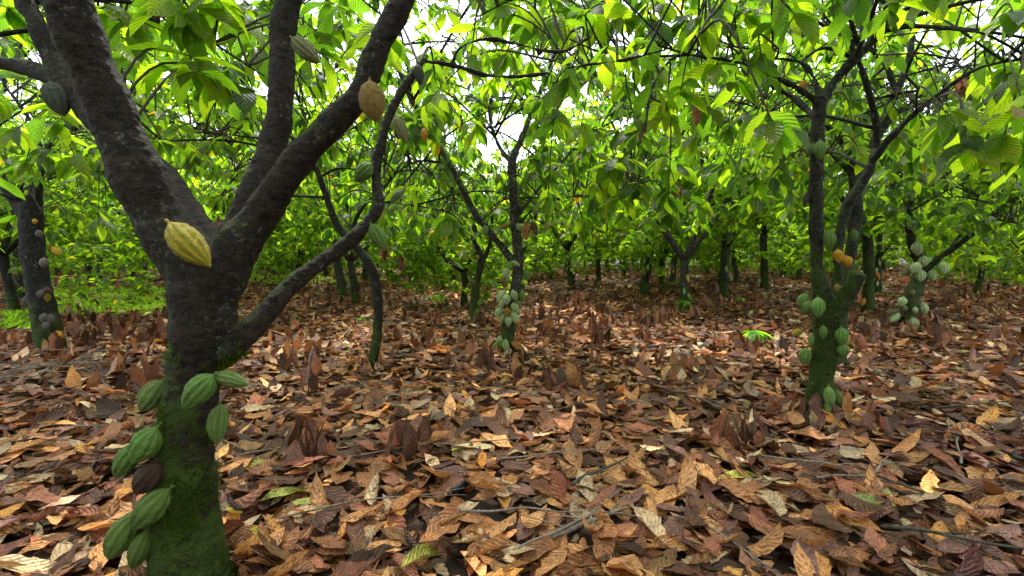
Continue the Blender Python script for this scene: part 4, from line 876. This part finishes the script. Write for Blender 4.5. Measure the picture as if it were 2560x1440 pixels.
HG = [(770, 1010, 900, 3, 'single long veined dry leaf standing left of centre'), (735, 1175, 1060, 6, 'cluster of dark dry leaves hanging right of the mossy trunk'), (790, 1160, 1070, 4, 'dark drooping leaves beside the darkest cluster'),
      (1000, 1150, 1050, 4, 'reddish brown ribbed leaves hanging in the middle foreground'), (1060, 1130, 1040, 3, 'grey brown ribbed leaf hanging just right of the reddish ones'), (1800, 1140, 1040, 6, 'brown drooping leaves in front of the right tree'),
      (2160, 1090, 1010, 3, 'orange brown curled leaf standing right of the right tree'), (2035, 1075, 980, 3, 'dry leaf leaning on the foot of the right tree'), (1870, 1130, 1050, 5, 'curled brown leaves hanging left of the right tree foot'),
      (1440, 800, 735, 5, 'upright dry leaves right of the centre tree'), (1780, 770, 710, 5, 'dark upright leaves in the middle distance'), (1880, 750, 700, 3, 'tall orange brown dry leaf in the middle distance'),
      (250, 850, 790, 8, 'dense rusty dead leaves left of the forked tree'), (300, 870, 800, 8, 'rusty dead leaf clump just left of the forked trunk'), (380, 870, 800, 6, 'rusty drooping leaves touching the forked trunk'), (220, 880, 820, 6, 'brown dead leaf clump above the stick heap'),
      (1200, 930, 870, 4, 'curled leaves below the centre tree'), (1480, 860, 800, 5, 'brown drooping leaves beyond the fallen branch'), (2260, 830, 780, 4, 'dry leaves at the foot of the pod crowded tree'), (660, 830, 780, 6, 'dead leaves under the low limb'),
      (1650, 820, 770, 5, 'dead leaves before the shoots at right of centre'), (1350, 980, 920, 4, 'curled leaves in front of the centre tree'), (120, 905, 840, 3, 'long pale dry leaf leaning on the far left trunk'), (2350, 870, 815, 4, 'dark curled leaves right of the crowded pod tree')]
for a in HG: hanging(a[0], a[1], a[2] - .15 * (a[1] - a[2]), a[3] + 2, 0, a[4])
for (x0, x1, y0, y1, m, lb) in ((1330, 1680, 745, 870, 26, 'rusty upright dead leaves between the centre tree and the mid-distance tree'), (170, 430, 785, 880, 12, 'rusty upright dead leaves between the far left tree and the forked trunk'),
    (610, 900, 730, 830, 14, 'brown dead leaves standing under the low mossy limb'), (1700, 2000, 730, 800, 12, 'dark upright dead leaves left of the right front tree'), (2130, 2540, 760, 900, 10, 'dark dead leaves standing around the crowded pod tree'), (930, 1240, 720, 830, 10, 'brown dead leaves standing between the thin tree and the centre tree')):
    for k in range(m):
        px_, py_ = R.uniform(x0, x1), R.uniform(y0, y1); hanging(px_, py_, py_ - R.uniform(.18, .34) * F * (py_ - 640) / (F * 1.25), int(R.integers(4, 8)), 0, lb, .14, group=lb)
# dry brown leaves still hanging in crowns are parts of the trees
for (tr, px_, py_, d_, n) in [(Ft, 968, 610, dF - .2, 3), (Ft, 992, 635, dF - .1, 2), (Bt, 1328, 555, dB - .1, 3), (A, 560, 540, dA + .3, 2), (Bt, 1700, 460, 5.2, 2), (Ht, 2400, 190, 4.5, 3), (Ct, 1752, 250, 3.4, 1), (Ct, 1610, 300, 3.3, 1)]:
    for i in range(n):
        a = R.uniform(0, 6.28); B = frames(np.array([[math.cos(a) * .2, math.sin(a) * .2, -1.]]), np.array([[math.cos(a), math.sin(a), .1]])); m = Matrix.Identity(4); Lf = R.uniform(.16, .24)
        for r_ in range(3):
            for c in range(3): m[c][r_] = B[0][r_][c] * Lf
        m.translation = Vector(P(px_ + R.uniform(-12, 12), py_, d_)); o = link('dry_leaf', random.choice(byk[int(R.choice([3, 4, 2]))]), tr, None, m)

# ---------------------------------------------------------------- seedlings and weeds
def seedling(px, py, toppx, topy, n, L, label, col=(.06, .15, .02), name='seedling'):
    p, d = base_at(px, py); e = P(toppx, topy, d)
    root = empty(name, Vector(p), label, 'seedling', 'green seedlings sprouting through the litter')
    q = catmull([[*p, .006], [*((p + e) / 2 + np.array([.02, 0, .02])), .005], [*e, .004]], 4); V, Q, T = tube(q, 6); link('stem', mesh_np('stem', V, Q, T), root, M_TWIGD)
    for i in range(n):
        a = i * 6.28 / n + R.uniform(-.3, .3); B = frames(np.array([[math.cos(a), math.sin(a), R.uniform(-.5, .1)]]))
        one_ = np.ones(1); l = one_ * L * R.uniform(.75, 1.1)
        V, Q, uv, c = leaf_batch(e[None], B, l, l * .36, one_ * R.uniform(.4, 1.2), one_ * .2, one_ * .2, one_ * .02, one_ * R.uniform(0, 6), np.array([col]) * R.uniform(.8, 1.2), 8, 4)
        link('leaf', mesh_np('leaf', V, Q, None, uv, c), root, M_LEAF)
seedling(1940, 880, 1885, 828, 10, .27, 'bright green seedling left of the right front tree')
seedling(1712, 785, 1712, 752, 6, .22, 'green shoot at the foot of the mid-distance tree right of centre')
seedling(1590, 870, 1600, 848, 0, .1, 'thin bare green stem right of the centre tree') if False else None
seedling(900, 815, 905, 795, 6, .16, 'small green weed behind the thin crooked tree')
seedling(1850, 770, 1850, 745, 5, .16, 'tiny seedling in the middle distance right of centre')
seedling(440, 860, 438, 830, 4, .14, 'small weed just left of the forked trunk')
seedling(740, 810, 738, 790, 3, .14, 'single green shoot under the low mossy limb')
seedling(1185, 940, 1182, 925, 4, .09, 'tiny green weed just below the centre tree')
# grass and weeds
def grass(n, box, hgt, name, label, wid=.006):
    x = []; 
    V = []; Q = []
    pxs = R.uniform(box[0], box[2], n); pys = R.uniform(box[1], box[3], n)
    P0 = np.array([base_at(a, b)[0] for a, b in zip(pxs[:n // 8], pys[:n // 8])]); P0 = np.repeat(P0, 8, 0) + R.normal(0, .06, (n // 8 * 8, 3)) * np.array([1, 1, 0])
    P0[:, 2] = ground_z(P0[:, 0], P0[:, 1]) + .02; m = len(P0)
    az = R.uniform(0, 6.28, m); xd = np.stack([np.cos(az) * .5, np.sin(az) * .5, np.ones(m)], 1); L = R.uniform(.5, 1, m) * hgt
    V, Q, uv, c = leaf_batch(P0, frames(xd), L, np.full(m, wid), R.uniform(.3, 1.4, m), np.full(m, .2), np.full(m, .1), np.zeros(m), np.zeros(m), np.array([[.085, .15, .025]]) * R.uniform(.6, 1.4, (m, 1)), 3, 1)
    b = Bag(); b.add(V, Q, None, uv, c); o = link(name, b.mesh(name, M_LEAF)); props(o, label, 'grass', None, 'stuff')
grass(12000, (110, 722, 410, 792), .16, 'grass', 'bright green grass patch in the clearing at left', .02)
grass(2400, (20, 790, 110, 835), .22, 'weeds', 'light green weeds left of the far left trunk', .03)
grass(2500, (600, 690, 960, 712), .22, 'grass', 'sunlit grass in the gap behind the low limb', .03)
grass(1600, (960, 790, 1450, 1010), .05, 'weeds', 'tiny green weeds poking through litter near the centre tree', .012)
grass(900, (900, 1040, 1500, 1150), .045, 'weeds', 'sparse tiny weeds in the middle foreground litter', .010)
grass(2500, (1850, 655, 2000, 672), .35, 'weeds', 'low green plants at the far edge of the litter right of centre', .06)
# black husk pieces
for px_, py_, s, lb in [(1130, 1270, .05, 'black rotten pod husk lying in the middle foreground'), (1000, 1175, .03, 'small black husk fragment further back left of centre')]:
    p, d = base_at(px_, py_); V, Q, T, val = pod_mesh(3, 24, 12); V = V * np.array([s * 1.1, s * .7, s * 3]); V += np.sin(V[:, [1, 2, 0]] * 90) * .004
    o = link('pod_husk', mesh_np('pod_husk', V, Q, T, None, None, val), None, M_CHAR, Matrix.Translation(Vector(p) + Vector((0, 0, .075))) @ Matrix.Rotation(.9, 4, 'Z') @ Matrix.Rotation(1.45, 4, 'Y')); props(o, lb, 'pod husk')
print('objects', len(bpy.data.objects), 'tris', sum(len(m.polygons) for m in bpy.data.meshes) * 2)
